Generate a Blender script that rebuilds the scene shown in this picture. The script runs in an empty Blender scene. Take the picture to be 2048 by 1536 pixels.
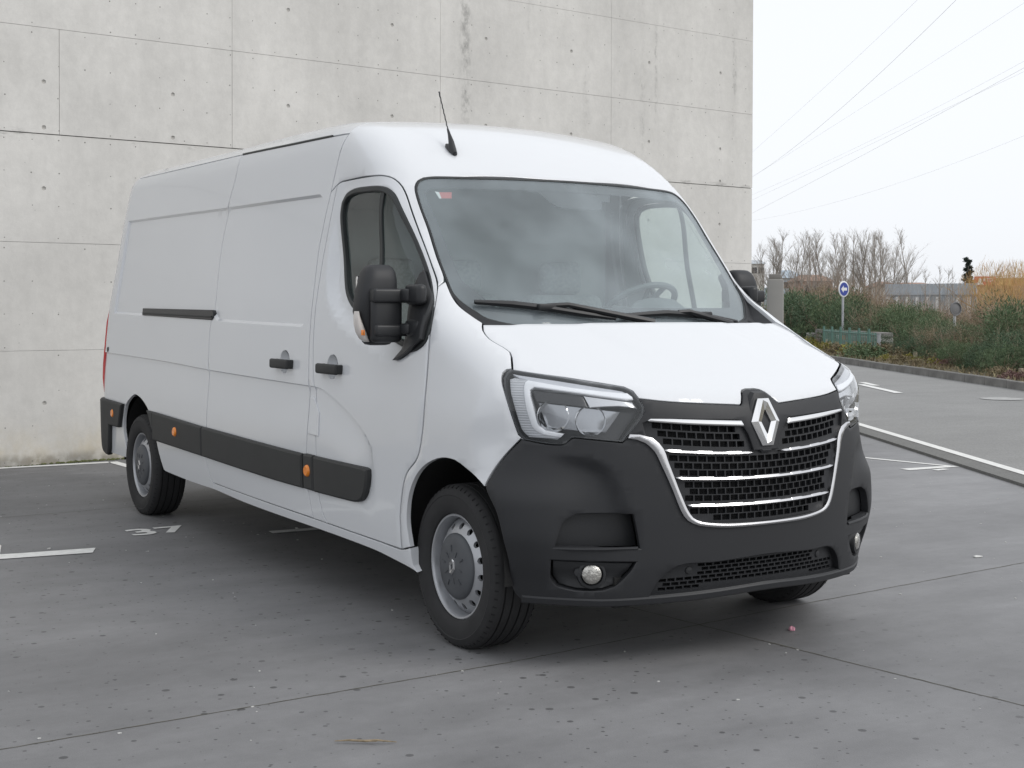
import bpy, bmesh, math, random
import numpy as np
from mathutils import Vector, Matrix
from mathutils.geometry import delaunay_2d_cdt
SC = bpy.context.scene
COL = SC.collection
R_ = math.radians
random.seed(7)
# ---------------------------------------------------------------- camera
cd = bpy.data.cameras.new('camera'); cam = bpy.data.objects.new('camera', cd); COL.objects.link(cam)
def _cam():
    yaw, pitch, roll = R_(147.53), R_(-.881), R_(.15)
    f = np.array([math.cos(yaw)*math.cos(pitch), math.sin(yaw)*math.cos(pitch), math.sin(pitch)])
    r = np.array([math.sin(yaw), -math.cos(yaw), 0.]); u = np.cross(r, f)
    r2 = math.cos(roll)*r + math.sin(roll)*u; u2 = -math.sin(roll)*r + math.cos(roll)*u
    m = Matrix(((r2[0], u2[0], -f[0], 5.0), (r2[1], u2[1], -f[1], -3.867), (r2[2], u2[2], -f[2], 1.4456), (0, 0, 0, 1)))
    cam.matrix_world = m
    return r2, u2, f
_cam()
cd.sensor_width = 36; cd.lens = 2734.3/2048*36; cd.shift_y = -(768-654.5)/2048
cd.clip_end = 3000; cd.clip_start = .05
SC.camera = cam
# ---------------------------------------------------------------- light
SUN_EL, SUN_AZ = 42, 32          # azimuth measured from +x towards +y, where the light comes from
w = bpy.data.worlds.new('World'); SC.world = w; w.use_nodes = True
nt = w.node_tree; nt.nodes.clear()
sky = nt.nodes.new('ShaderNodeTexSky'); sky.sky_type = 'NISHITA'; sky.sun_disc = False
sky.sun_elevation = R_(SUN_EL); sky.sun_rotation = R_(90-SUN_AZ); sky.air_density = 1; sky.dust_density = 3; sky.ozone_density = 1
hs = nt.nodes.new('ShaderNodeHueSaturation'); hs.inputs['Saturation'].default_value = .25
mx = nt.nodes.new('ShaderNodeMix'); mx.data_type = 'RGBA'; mx.inputs[0].default_value = .72
mx.inputs[7].default_value = (12.0, 12.35, 12.9, 1)
bg = nt.nodes.new('ShaderNodeBackground'); bg.inputs[1].default_value = .1
out = nt.nodes.new('ShaderNodeOutputWorld')
nt.links.new(sky.outputs[0], hs.inputs['Color']); nt.links.new(hs.outputs[0], mx.inputs[6])
nt.links.new(mx.outputs[2], bg.inputs[0]); nt.links.new(bg.outputs[0], out.inputs[0])
sd = bpy.data.lights.new('sun', 'SUN'); sd.energy = 1.15; sd.angle = R_(25); sd.color = (1, .97, .93)
sun = bpy.data.objects.new('sun', sd); COL.objects.link(sun)
dv = Vector((math.cos(R_(SUN_EL))*math.cos(R_(SUN_AZ)), math.cos(R_(SUN_EL))*math.sin(R_(SUN_AZ)), math.sin(R_(SUN_EL))))
sun.rotation_euler = dv.to_track_quat('Z', 'Y').to_euler()
SC.view_settings.view_transform = 'Standard'; SC.view_settings.look = 'None'
SC.view_settings.exposure = 0.0; SC.view_settings.gamma = 1.0
SC.view_settings.use_curve_mapping = False
SC.render.engine = 'CYCLES'; SC.render.film_transparent = False
SC.cycles.max_bounces = 10; SC.cycles.transparent_max_bounces = 24

# ---------------------------------------------------------------- materials
def mat(name, col, rough=.5, metal=0., spec=.5, coat=0., noise=None, bump=None, emit=None, alpha=1., trans=0., ior=1.45):
    """noise=(scale, amount, detail): colour variation; bump=(scale, strength, distance)"""
    m = bpy.data.materials.new(name); m.use_nodes = True; n = m.node_tree; b = n.nodes['Principled BSDF']
    c = (*col, 1)
    b.inputs['Base Color'].default_value = c; b.inputs['Roughness'].default_value = rough; b.inputs['Metallic'].default_value = metal
    b.inputs['Specular IOR Level'].default_value = spec; b.inputs['Coat Weight'].default_value = coat; b.inputs['Coat Roughness'].default_value = .03
    b.inputs['Alpha'].default_value = alpha; b.inputs['Transmission Weight'].default_value = trans; b.inputs['IOR'].default_value = ior
    tc = n.nodes.new('ShaderNodeTexCoord')
    if noise:
        t = n.nodes.new('ShaderNodeTexNoise'); t.inputs['Scale'].default_value = noise[0]; t.inputs['Detail'].default_value = noise[2] if len(noise) > 2 else 5
        n.links.new(tc.outputs['Object'], t.inputs['Vector'])
        mr = n.nodes.new('ShaderNodeMapRange'); mr.inputs[1].default_value = .25; mr.inputs[2].default_value = .75
        mr.inputs[3].default_value = 1-noise[1]; mr.inputs[4].default_value = 1+noise[1]
        n.links.new(t.outputs['Fac'], mr.inputs[0])
        mu = n.nodes.new('ShaderNodeVectorMath'); mu.operation = 'SCALE'; mu.inputs[0].default_value = col
        n.links.new(mr.outputs[0], mu.inputs['Scale']); n.links.new(mu.outputs[0], b.inputs['Base Color'])
    if bump:
        t = n.nodes.new('ShaderNodeTexNoise'); t.inputs['Scale'].default_value = bump[0]; t.inputs['Detail'].default_value = 4
        n.links.new(tc.outputs['Object'], t.inputs['Vector'])
        bp = n.nodes.new('ShaderNodeBump'); bp.inputs['Strength'].default_value = bump[1]; bp.inputs['Distance'].default_value = bump[2]
        n.links.new(t.outputs['Fac'], bp.inputs['Height']); n.links.new(bp.outputs[0], b.inputs['Normal'])
    return m
def glassmat(name, tint, opac=0.0, refl=1.0, dirt_haze=0.):
    """thin pane: tinted see-through mixed with a Fresnel reflection, under a diffuse film of dust and painted-in haze"""
    m = bpy.data.materials.new(name); m.use_nodes = True; n = m.node_tree; n.nodes.clear()
    o = n.nodes.new('ShaderNodeOutputMaterial'); tr = n.nodes.new('ShaderNodeBsdfTransparent'); tr.inputs[0].default_value = (*tint, 1)
    gl = n.nodes.new('ShaderNodeBsdfGlossy'); gl.inputs['Roughness'].default_value = .02; gl.inputs[0].default_value = (refl, refl, refl, 1)
    fr = n.nodes.new('ShaderNodeFresnel'); geo = n.nodes.new('ShaderNodeNewGeometry'); ii = n.nodes.new('ShaderNodeMapRange'); ii.inputs[3].default_value = 1.52; ii.inputs[4].default_value = 1/1.52   # same reflection from both sides of the pane
    n.links.new(geo.outputs['Backfacing'], ii.inputs[0]); n.links.new(ii.outputs[0], fr.inputs[0])
    mixn = n.nodes.new('ShaderNodeMixShader'); n.links.new(fr.outputs[0], mixn.inputs[0]); n.links.new(tr.outputs[0], mixn.inputs[1]); n.links.new(gl.outputs[0], mixn.inputs[2])
    if dirt_haze:
        df = n.nodes.new('ShaderNodeBsdfDiffuse'); df.inputs[0].default_value = (.58, .66, .70, 1)  # bluish diffuse colour paints the light haze over the windscreen
        t = n.nodes.new('ShaderNodeTexNoise'); t.inputs['Scale'].default_value = 2.5; t.inputs['Detail'].default_value = 3
        tc = n.nodes.new('ShaderNodeTexCoord'); n.links.new(tc.outputs['Object'], t.inputs['Vector'])
        mr = n.nodes.new('ShaderNodeMapRange'); mr.inputs[1].default_value = .3; mr.inputs[2].default_value = .7; mr.inputs[3].default_value = dirt_haze*.6; mr.inputs[4].default_value = dirt_haze*1.4
        n.links.new(t.outputs['Fac'], mr.inputs[0])
        m2 = n.nodes.new('ShaderNodeMixShader'); n.links.new(mr.outputs[0], m2.inputs[0]); n.links.new(mixn.outputs[0], m2.inputs[1]); n.links.new(df.outputs[0], m2.inputs[2])
        n.links.new(m2.outputs[0], o.inputs[0])
    else: n.links.new(mixn.outputs[0], o.inputs[0])
    return m
M = {}
M['paint'] = mat('white_paint', (.665, .68, .70), .22, 0, .5, .6)
M['plastic'] = mat('grey_plastic', (.0195, .0205, .023), .52, noise=(3, .08), bump=(900, .12, .001))
M['plastic2'] = mat('dark_plastic', (.020, .021, .023), .42, bump=(700, .1, .001))
M['trim'] = mat('side_trim_plastic', (.031, .032, .032), .6, bump=(500, .15, .001), noise=(6, .1))
M['black'] = mat('black_void', (.006, .006, .007), .7)
M['seal'] = mat('rubber_seal', (.02, .023, .024), .45)
M['chrome'] = mat('chrome', (.82, .82, .82), .12, 1)
M['satin'] = mat('satin_chrome', (.60, .60, .61), .24, 1)
M['silver'] = mat('silver_wheel_paint', (.42, .43, .45), .35, .55)
M['rubber'] = mat('tyre_rubber', (.022, .022, .023), .75, noise=(9, .25), bump=(120, .12, .001))
M['glass'] = glassmat('windscreen_glass', (.86, .93, .92), dirt_haze=.23)
M['sglass'] = glassmat('side_glass', (.62, .68, .65), dirt_haze=.02)
M['lens'] = glassmat('clear_lens', (.95, .96, .97), refl=1.0, dirt_haze=.02)
M['frit'] = mat('glass_border_black', (.03, .03, .035), .12, 0, .6)
M['orange'] = mat('amber_lens', (.85, .25, .02), .25, 0, .5, .5)
M['red'] = mat('red_lens', (.5, .03, .03), .25, 0, .5, .5)
M['guide'] = mat('light_guide_clear', (.80, .81, .83), .2, 0, .5, .5)
M['drl'] = mat('light_guide', (.47, .48, .50), .22, 0, .5, .5)
M['bezel'] = mat('lamp_bezel_silver', (.42, .43, .45), .16, .8)
M['bezel2'] = mat('lamp_bezel_satin', (.50, .51, .54), .3, .3)
M['inter'] = mat('cab_trim_grey', (.34, .36, .37), .8)
M['interd'] = mat('cab_trim_dark', (.15, .165, .17), .6)
M['fabric'] = mat('seat_fabric', (.30, .325, .335), .95, noise=(60, .2))
M['head'] = mat('bulkhead_grey', (.36, .39, .40), .8, noise=(1.5, .25))
M['under'] = mat('underbody_black', (.012, .012, .012), .9)
M['lamp_glass'] = mat('fog_lamp_lens', (.42, .41, .38), .1, .75, .5, .8, noise=(45, .5), bump=(70, .9, .006))

def ribbed(m, scale):
    n = m.node_tree; b = n.nodes['Principled BSDF']; tc = n.nodes.new('ShaderNodeTexCoord'); w_ = n.nodes.new('ShaderNodeTexWave'); w_.bands_direction = 'Z'; w_.inputs['Scale'].default_value = scale
    n.links.new(tc.outputs['Object'], w_.inputs['Vector']); bp = n.nodes.new('ShaderNodeBump'); bp.inputs['Strength'].default_value = .5; bp.inputs['Distance'].default_value = .004; n.links.new(w_.outputs['Fac'], bp.inputs['Height']); n.links.new(bp.outputs[0], b.inputs['Normal'])
ribbed(M['drl'], 32)
# ---------------------------------------------------------------- object helpers
def link(name, me, m, parent=None):
    o = bpy.data.objects.new(name, me); COL.objects.link(o)
    if m: me.materials.append(m)
    if parent: o.parent = parent
    return o
def mesh_obj(name, verts, faces, m, parent=None, smooth=True, angle=35):
    me = bpy.data.meshes.new(name); me.from_pydata([tuple(map(float, v)) for v in verts], [], [tuple(int(i) for i in f) for f in faces]); me.update()
    if smooth:
        me.polygons.foreach_set('use_smooth', [True]*len(me.polygons)); me.set_sharp_from_angle(angle=R_(angle))
    return link(name, me, m, parent)
def empty(name, loc=(0, 0, 0), rz=0):
    o = bpy.data.objects.new(name, None); COL.objects.link(o); o.location = loc; o.rotation_euler = (0, 0, rz); o.empty_display_size = .2; return o
def tag(o, label=None, cat=None, group=None, kind=None):
    for k, v in (('label', label), ('category', cat), ('group', group), ('kind', kind)):
        if v: o[k] = v
    return o
def bm_obj(name, bm, m, parent=None, smooth=True, angle=35, recalc=False):
    if recalc: bmesh.ops.recalc_face_normals(bm, faces=bm.faces)
    me = bpy.data.meshes.new(name); bm.to_mesh(me); bm.free()
    if smooth:
        me.polygons.foreach_set('use_smooth', [True]*len(me.polygons)); me.set_sharp_from_angle(angle=R_(angle))
    return link(name, me, m, parent)
def add_box(bm, c, s, bev=0, rot=None, seg=2):
    mtx = Matrix.Translation(c) @ (rot.to_4x4() if rot is not None else Matrix.Identity(4)) @ Matrix.Diagonal((*s, 1))
    r = bmesh.ops.create_cube(bm, size=1, matrix=mtx)
    if bev:
        es = list({e for v in r['verts'] for e in v.link_edges})
        bmesh.ops.bevel(bm, geom=es, offset=bev, segments=seg, affect='EDGES', profile=.5)
def add_tube(bm, pts, rad, n=8, cap=True):
    pts = [Vector(p) for p in pts]; k = len(pts); rads = rad if hasattr(rad, '__len__') else [rad]*k
    rings = []; up = None
    for i, p in enumerate(pts):
        t = (pts[min(i+1, k-1)]-pts[max(i-1, 0)]).normalized()
        if up is None: up = t.orthogonal().normalized()
        up = (up-t*up.dot(t)).normalized(); s = t.cross(up)
        rings.append([bm.verts.new(p+(up*math.cos(a)+s*math.sin(a))*rads[i]) for a in [2*math.pi*j/n for j in range(n)]])
    for a, b in zip(rings, rings[1:]):
        for j in range(n): bm.faces.new((a[j], a[(j+1) % n], b[(j+1) % n], b[j]))
    if cap:
        bm.faces.new(rings[0][::-1]); bm.faces.new(rings[-1])
def add_lathe(bm, prof, n=48, axis='y', c=(0, 0, 0), closed=False, r_mod=None):
    """prof: (radius, offset along axis). axis y: outward = -y for negative offsets"""
    rings = []
    for r, h in prof:
        ring = []
        for j in range(n):
            a = 2*math.pi*j/n; rr = r
            v = (c[0]+rr*math.cos(a), c[1]+h, c[2]+rr*math.sin(a)) if axis == 'y' else ((c[0]+rr*math.cos(a), c[1]+rr*math.sin(a), c[2]+h) if axis == 'z' else (c[0]+h, c[1]+rr*math.cos(a), c[2]+rr*math.sin(a)))
            ring.append(bm.verts.new(v))
        rings.append(ring)
    prs = list(zip(rings, rings[1:])) + ([(rings[-1], rings[0])] if closed else [])
    for a, b in prs:
        for j in range(n): bm.faces.new((a[j], a[(j+1) % n], b[(j+1) % n], b[j]))
    return rings

# ---------------------------------------------------------------- body surface (implicit, metres, x forward, y left, z up)
def smax(a,b,k):
    h=np.maximum(k-np.abs(a-b),0)/k
    return np.maximum(a,b)+h*h*k*.25
def smin(a,b,k): return -smax(-a,-b,k)
def sst(x,a,b):
    t=np.clip((x-a)/(b-a),0,1); return t*t*(3-2*t)
WZ=np.array([0.0,.2,.28,.36,.5,.8,1.0,1.1,1.4,1.6,1.8,2.0,2.15,2.3,2.5])
WW=np.array([.93,.985,1.005,1.02,1.03,1.036,1.036,1.032,1.012,.985,.955,.926,.902,.874,.82])
BZ=np.array([0,.2,.25,.32,.45,.6,.8,.95,1.05,1.12,1.3])
BX=np.array([.72,.81,.84,.858,.872,.873,.866,.852,.840,.822,.76])
KZ=np.array([.2,.28,.34,.44,.55,.67,.8,.9,1.0,1.1,1.3]);KK=np.array([.85,.8,.65,.27,0.05,.1,.6,.75,.6,.5,.5])
HX=np.array([-2.0,-.3,.04,.435,.60,.726,.80,.86,1.0])
HZ=np.array([2.4,1.603,1.433,1.256,1.184,1.126,1.078,1.015,.8])
RX=np.array([-6,-5.2,-4,-3,-2,-1.5,-1.2,-.9,-.6,0])
RZ=np.array([2.44,2.455,2.455,2.445,2.44,2.43,2.415,2.385,2.35,2.28])
# pchip-like smooth interpolation via dense cubic resampling
def _mk(xs,ys):
    xs=np.asarray(xs,float);ys=np.asarray(ys,float);n=len(xs);h=np.diff(xs);d=np.diff(ys)/h
    m=np.zeros(n);m[1:-1]=np.where(d[:-1]*d[1:]>0,2*d[:-1]*d[1:]/(d[:-1]+d[1:]+1e-12),0);m[0]=d[0];m[-1]=d[-1]
    def f(x):
        x=np.clip(x,xs[0],xs[-1]);i=np.clip(np.searchsorted(xs,x)-1,0,n-2);t=(x-xs[i])/h[i]
        return (ys[i]*(1+2*t)*(1-t)**2+m[i]*h[i]*t*(1-t)**2+ys[i+1]*t*t*(3-2*t)+m[i+1]*h[i]*t*t*(t-1))
    return f
fW,fB,fH,fR,fK=_mk(WZ,WW),_mk(BZ,BX),_mk(HX,HZ),_mk(RX,RZ),_mk(KZ,KK)
XG=lambda z: -.525-.835*(np.maximum(z,1.3)-2.03)      # windscreen centre line x(z)
def W(x,z):
    w=fW(z)
    w=w-.075*sst(x,-.35,.6)*sst(z,.95,1.3)
    w=w-.06*sst(-x,1.6,5.0)
    return w
def f_rear(x,Y,z): return -x-(5.35-.115*np.maximum(z-1.0,0)-.05*Y*Y)
def g_up(x,Y,z):
    d=(x-(XG(z)-.20*Y*Y-.10*np.maximum(Y-.75,0)))*.77
    e=(z-(fR(x)-.05*Y*Y))
    return smax(d,e,.42)
def g_low(x,Y,z):
    b=x-(fB(z)-.345*Y*Y-fK(z)*np.maximum(Y-.6,0)**2)
    c=(z-(fH(x)-.10*Y*Y))*.88
    return smax(b,c,.06)
def fin(x,Y,z,g): return smax(smax(Y-W(x,z),g,.14),f_rear(x,Y,z),.16)
def f_up(x,y,z):
    Y=np.abs(y);return fin(x,Y,z,g_up(x,Y,z))
def f_low(x,y,z):
    Y=np.abs(y);return fin(x,Y,z,g_low(x,Y,z))
def f_all(x,y,z):
    Y=np.abs(y);return fin(x,Y,z,smin(g_up(x,Y,z),g_low(x,Y,z),.05))
def march(f,o,d,tmax,n=160):
    o=np.asarray(o,float);d=np.asarray(d,float)
    N=o.shape[0];t0=np.zeros(N);res=np.full(N,np.nan);prev=f(*(o.T))
    lo=np.zeros(N);hi=np.full(N,np.nan);done=np.zeros(N,bool)
    for i in range(1,n+1):
        t=tmax*i/n;v=f(*((o+d*t).T));hit=(~done)&(v<=0)
        lo[hit]=tmax*(i-1)/n;hi[hit]=t;done|=hit
    a=lo.copy();b=np.where(done,hi,0)
    for _ in range(26):
        m=(a+b)/2;v=f(*((o+d*m[:,None]).T));a=np.where(v>0,m,a);b=np.where(v>0,b,m)
    p=o+d*((a+b)/2)[:,None];p[~done]=np.nan
    return p
R0=1.03
def chart(ch,uv,f=f_all):
    """chart coords -> 3D (right side, y<0)"""
    uv=np.asarray(uv,float);u,v=uv[:,0],uv[:,1];N=len(u)
    if ch=='S':
        th=np.maximum(u+1,0)/R0; x0=np.where(u<-1,u,-1.0)
        d=np.stack([np.sin(th),-np.cos(th),0*u],1);o=np.stack([x0,0*u,v],1)+d*2.6
        return march(f,o,-d,2.6)
    if ch=='F': return march(f,np.stack([0*u+1.3,u,v],1),np.tile([-1.,0,0],(N,1)),2.8)
    if ch=='T': return march(f,np.stack([u,v,0*u+2.7],1),np.tile([0,0,-1.],(N,1)),2.2)
    if ch=='C':
        return march(f,np.stack([u,-np.cos(v)*2.2,1.5+np.sin(v)*2.2],1),np.stack([0*u,np.cos(v),-np.sin(v)],1),2.2)
    if ch=='R': return march(f,np.stack([0*u-5.6,u,v],1),np.tile([1.,0,0],(N,1)),1.5)
def unchart(ch,P):
    P=np.asarray(P,float)
    if ch=='S':
        th=np.arctan2(np.maximum(P[:,0]+1,0),-P[:,1]); return np.stack([np.where(P[:,0]<-1,P[:,0],-1+R0*th),P[:,2]],1)
    if ch=='F': return P[:,[1,2]]
    if ch=='T': return P[:,[0,1]]
    if ch=='C': return np.stack([P[:,0],np.arctan2(P[:,2]-1.5,-P[:,1])],1)
    if ch=='R': return P[:,[1,2]]

FEAT = {
 'split_b': [[-1.292, -0.881, 2.249], [-1.313, -0.903, 2.144], [-1.336, -0.923, 2.021], [-1.368, -0.944, 1.874], [-1.389, -0.967, 1.718], [-1.379, -1.004, 1.472], [-1.378, -1.02, 1.298], [-1.376, -1.025, 1.225], [-1.362, -1.035, 1.041], [-1.37, -1.036, 0.856], [-1.384, -1.035, 0.703], [-1.387, -1.031, 0.525], [-1.37, -1.03, 0.501], [-1.33, -1.021, 0.374]],
 'slide_rear': [[-2.769, -0.845, 2.324], [-2.779, -0.878, 2.192], [-2.834, -0.903, 2.033], [-2.885, -0.939, 1.776], [-2.85, -0.989, 1.44], [-2.873, -1.003, 1.269], [-2.864, -1.015, 1.06], [-2.874, -1.017, 0.904], [-2.889, -1.016, 0.726], [-2.915, -1.011, 0.547], [-2.856, -1.006, 0.413], [-2.799, -1.006, 0.39]],
 'gutter': [[-4.814, -0.745, 2.4], [-2.799, -0.83, 2.348], [-1.978, -0.855, 2.328], [-1.32, -0.847, 2.317]],
 'door_rear': [[-1.27, -0.918, 2.054], [-1.283, -0.928, 1.987], [-1.315, -0.96, 1.766], [-1.332, -0.993, 1.545], [-1.333, -1.02, 1.303], [-1.314, -1.031, 1.123], [-1.289, -1.036, 1.024], [-1.272, -1.036, 0.826], [-1.268, -1.035, 0.714], [-1.248, -1.03, 0.516], [-1.216, -1.026, 0.427], [-1.162, -1.021, 0.372]],
 'door_bot': [[-1.162, -1.021, 0.372], [-0.909, -1.021, 0.368], [-0.595, -1.02, 0.364], [-0.386, -1.02, 0.361]],
 'door_front': [[-0.386, -1.02, 0.361], [-0.381, -1.028, 0.449], [-0.381, -1.031, 0.517], [-0.351, -1.034, 0.636], [-0.311, -1.035, 0.709], [-0.227, -1.036, 0.772], [-0.191, -1.036, 0.823], [-0.16, -1.036, 0.934], [-0.147, -1.026, 1.128], [-0.15, -1.013, 1.278], [-0.185, -0.974, 1.407], [-0.282, -0.9, 1.531]],
 'door_top': [[-0.282, -0.9, 1.531], [-0.373, -0.887, 1.636], [-0.451, -0.881, 1.729], [-0.621, -0.864, 1.933], [-0.692, -0.858, 2.005], [-0.758, -0.87, 2.048], [-0.825, -0.89, 2.066], [-0.911, -0.909, 2.07], [-1.222, -0.916, 2.067], [-1.27, -0.918, 2.054]],
 'win': [[-0.923, -1.011, 1.411], [-1.012, -1.007, 1.449], [-1.079, -0.999, 1.505], [-1.126, -0.986, 1.593], [-1.173, -0.964, 1.739], [-1.208, -0.942, 1.887], [-1.205, -0.932, 1.959], [-1.166, -0.926, 2.0], [-1.075, -0.923, 2.018], [-0.912, -0.923, 2.017], [-0.823, -0.915, 2.012], [-0.765, -0.905, 1.999], [-0.703, -0.898, 1.965], [-0.64, -0.901, 1.905], [-0.546, -0.904, 1.805], [-0.458, -0.908, 1.708], [-0.359, -0.915, 1.593], [-0.269, -0.935, 1.494], [-0.203, -0.964, 1.428], [-0.161, -0.997, 1.353], [-0.182, -1.015, 1.288], [-0.251, -1.021, 1.254], [-0.339, -1.024, 1.247], [-0.471, -1.022, 1.27], [-0.705, -1.018, 1.334]],
 'wrec': [[-1.241, -0.991, 1.559], [-1.196, -1.003, 1.474], [-1.12, -1.012, 1.4], [-0.972, -1.018, 1.329], [-0.694, -1.023, 1.253], [-0.487, -1.026, 1.202], [-0.413, -1.027, 1.196], [-0.344, -1.026, 1.207], [-0.238, -1.021, 1.245], [-0.145, -1.011, 1.291], [-0.133, -0.968, 1.385], [-0.267, -0.883, 1.528], [-0.409, -0.86, 1.699], [-0.603, -0.837, 1.937], [-0.724, -0.838, 2.051], [-0.829, -0.877, 2.088], [-1.029, -0.911, 2.095], [-1.233, -0.91, 2.099], [-1.276, -0.931, 1.964], [-1.278, -0.955, 1.8]],
 'crec': [[-4.971, -0.856, 2.063], [-3.848, -0.874, 2.049], [-2.834, -0.903, 2.033], [-1.596, -0.923, 2.02], [-1.461, -0.923, 2.017], [-1.424, -0.927, 1.996], [-1.437, -0.932, 1.961], [-1.462, -0.954, 1.808], [-1.459, -0.988, 1.577], [-1.437, -1.014, 1.373], [-1.463, -1.017, 1.342], [-1.493, -1.017, 1.337], [-2.745, -1.0, 1.354], [-2.834, -0.995, 1.386], [-4.317, -0.96, 1.375], [-5.004, -0.953, 1.385]],
 'belt': [[-5.065, -0.973, 1.083], [-3.769, -0.991, 1.071], [-2.855, -1.016, 1.057], [-1.372, -1.035, 1.038]],
 'belt2': [[-1.292, -1.035, 1.037], [-1.203, -1.035, 1.032], [-1.0, -1.036, 0.975], [-0.838, -1.036, 0.909], [-0.729, -1.036, 0.848], [-0.669, -1.036, 0.792], [-0.643, -1.035, 0.713]],
 'flap': [[-1.351, -1.036, 0.991], [-1.297, -1.036, 0.987], [-1.232, -1.036, 0.916], [-1.227, -1.036, 0.794], [-1.36, -1.036, 0.797]],
 'arch_r': [[-4.633, -0.964, 0.379], [-4.68, -0.971, 0.486], [-4.708, -0.973, 0.566], [-4.687, -0.976, 0.664], [-4.62, -0.978, 0.75], [-4.437, -0.98, 0.821], [-4.298, -0.983, 0.811], [-4.165, -0.985, 0.768], [-4.063, -0.986, 0.707], [-3.979, -0.986, 0.606], [-3.939, -0.985, 0.549], [-3.865, -0.982, 0.439], [-3.799, -0.977, 0.363], [-3.768, -0.977, 0.356]],
 'sill': [[-3.768, -0.977, 0.356], [-3.259, -0.989, 0.347], [-2.207, -1.011, 0.333], [-1.194, -1.015, 0.325], [-0.662, -1.012, 0.314], [-0.377, -1.007, 0.29], [-0.262, -1.004, 0.275]],
 'arch_f': [[-0.262, -1.004, 0.275], [-0.292, -1.01, 0.302], [-0.297, -1.022, 0.384], [-0.316, -1.03, 0.49], [-0.307, -1.032, 0.57], [-0.284, -1.034, 0.628], [-0.247, -1.035, 0.682], [-0.191, -1.036, 0.733], [-0.111, -1.036, 0.775], [0.002, -1.036, 0.806], [0.111, -1.036, 0.807], [0.196, -1.036, 0.784], [0.268, -1.036, 0.76], [0.345, -1.033, 0.722]],
 'bump_side': [[0.345, -1.033, 0.722], [0.414, -1.026, 0.63], [0.448, -1.012, 0.515], [0.454, -0.995, 0.447], [0.432, -0.957, 0.318], [0.455, -0.927, 0.273]],
 'bump_bot': [[0.455, -0.927, 0.273], [0.56, -0.837, 0.272], [0.67, -0.699, 0.269], [0.755, -0.517, 0.274], [0.816, -0.312, 0.281], [0.85, -0.077, 0.292]],
 'bump_top': [[0.345, -1.033, 0.722], [0.366, -1.017, 0.773], [0.409, -0.982, 0.848], [0.465, -0.937, 0.921]],
 'hl': [[0.336, -0.942, 1.178], [0.338, -0.926, 1.19], [0.356, -0.911, 1.193], [0.493, -0.793, 1.168], [0.656, -0.575, 1.126], [0.685, -0.554, 1.111], [0.716, -0.548, 1.082], [0.742, -0.54, 1.032], [0.731, -0.586, 0.971], [0.718, -0.63, 0.913], [0.617, -0.784, 0.93], [0.608, -0.795, 0.928], [0.59, -0.818, 0.906], [0.581, -0.829, 0.902], [0.54, -0.871, 0.904], [0.473, -0.931, 0.917], [0.457, -0.943, 0.937], [0.401, -0.97, 1.094], [0.36, -0.961, 1.146]],
 'hood_side': [[0.015, -0.843, 1.374], [0.062, -0.87, 1.346], [0.129, -0.879, 1.311], [0.215, -0.861, 1.277], [0.256, -0.858, 1.26], [0.287, -0.87, 1.242], [0.354, -0.913, 1.193]],
 'hood_front': [[0.716, -0.548, 1.082], [0.762, -0.425, 1.067], [0.808, -0.205, 1.053], [0.819, -0.103, 1.046], [0.815, -0.085, 1.054], [0.784, -0.036, 1.089], [0.772, -0.009, 1.098], [0.768, 0.018, 1.101]],
 'glass': [[-0.283, -0.85, 1.555], [-0.375, -0.846, 1.667], [-0.479, -0.834, 1.797], [-0.555, -0.831, 1.889], [-0.622, -0.821, 1.968], [-0.652, -0.809, 2.005], [-0.671, -0.784, 2.036], [-0.675, -0.75, 2.052], [-0.668, -0.706, 2.058], [-0.63, -0.544, 2.062], [-0.579, -0.158, 2.067]],
 'glass_in': [[-0.083, -0.695, 1.385], [-0.149, -0.745, 1.446], [-0.26, -0.782, 1.562], [-0.381, -0.785, 1.706], [-0.522, -0.781, 1.877], [-0.587, -0.783, 1.95], [-0.607, -0.777, 1.975], [-0.617, -0.758, 1.993], [-0.618, -0.728, 2.004], [-0.58, -0.573, 2.008], [-0.524, -0.196, 2.011]],
 'cab_j': [[-0.288, -0.896, 1.531], [-0.285, -0.852, 1.557]],
 'chrome_bar': [[0.75, -0.531, 0.997], [0.753, -0.519, 1.003], [0.78, -0.44, 1.001], [0.842, -0.128, 0.984], [0.845, -0.118, 0.968], [0.845, -0.121, 0.964], [0.805, -0.358, 0.978], [0.752, -0.526, 0.993]],
 'U': [[0.718, -0.63, 0.913], [0.727, -0.605, 0.936], [0.741, -0.571, 0.931], [0.757, -0.534, 0.917], [0.775, -0.496, 0.879], [0.788, -0.471, 0.822], [0.805, -0.433, 0.732], [0.818, -0.398, 0.642], [0.825, -0.373, 0.606], [0.835, -0.33, 0.586], [0.853, -0.241, 0.574], [0.866, -0.147, 0.57]],
 'slat1': [[0.781, -0.476, 0.881], [0.809, -0.387, 0.868], [0.842, -0.234, 0.861], [0.858, -0.097, 0.858]],
 'slat2': [[0.804, -0.43, 0.77], [0.831, -0.328, 0.76], [0.863, -0.119, 0.754], [0.868, -0.015, 0.757]],
 'slat3': [[0.819, -0.391, 0.662], [0.844, -0.286, 0.653], [0.869, -0.097, 0.65], [0.872, -0.019, 0.654]],
 'lgrille': [[0.764, -0.516, 0.307], [0.78, -0.492, 0.358], [0.802, -0.442, 0.406], [0.819, -0.387, 0.423], [0.847, -0.262, 0.423], [0.871, -0.043, 0.434]],
 'lgrille_b': [[0.764, -0.516, 0.307], [0.822, -0.318, 0.315], [0.859, -0.031, 0.327]],
 'intake': [[0.607, -0.866, 0.507], [0.622, -0.848, 0.584], [0.632, -0.829, 0.613], [0.652, -0.795, 0.631], [0.749, -0.6, 0.63], [0.754, -0.587, 0.57], [0.758, -0.575, 0.499]],
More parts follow.
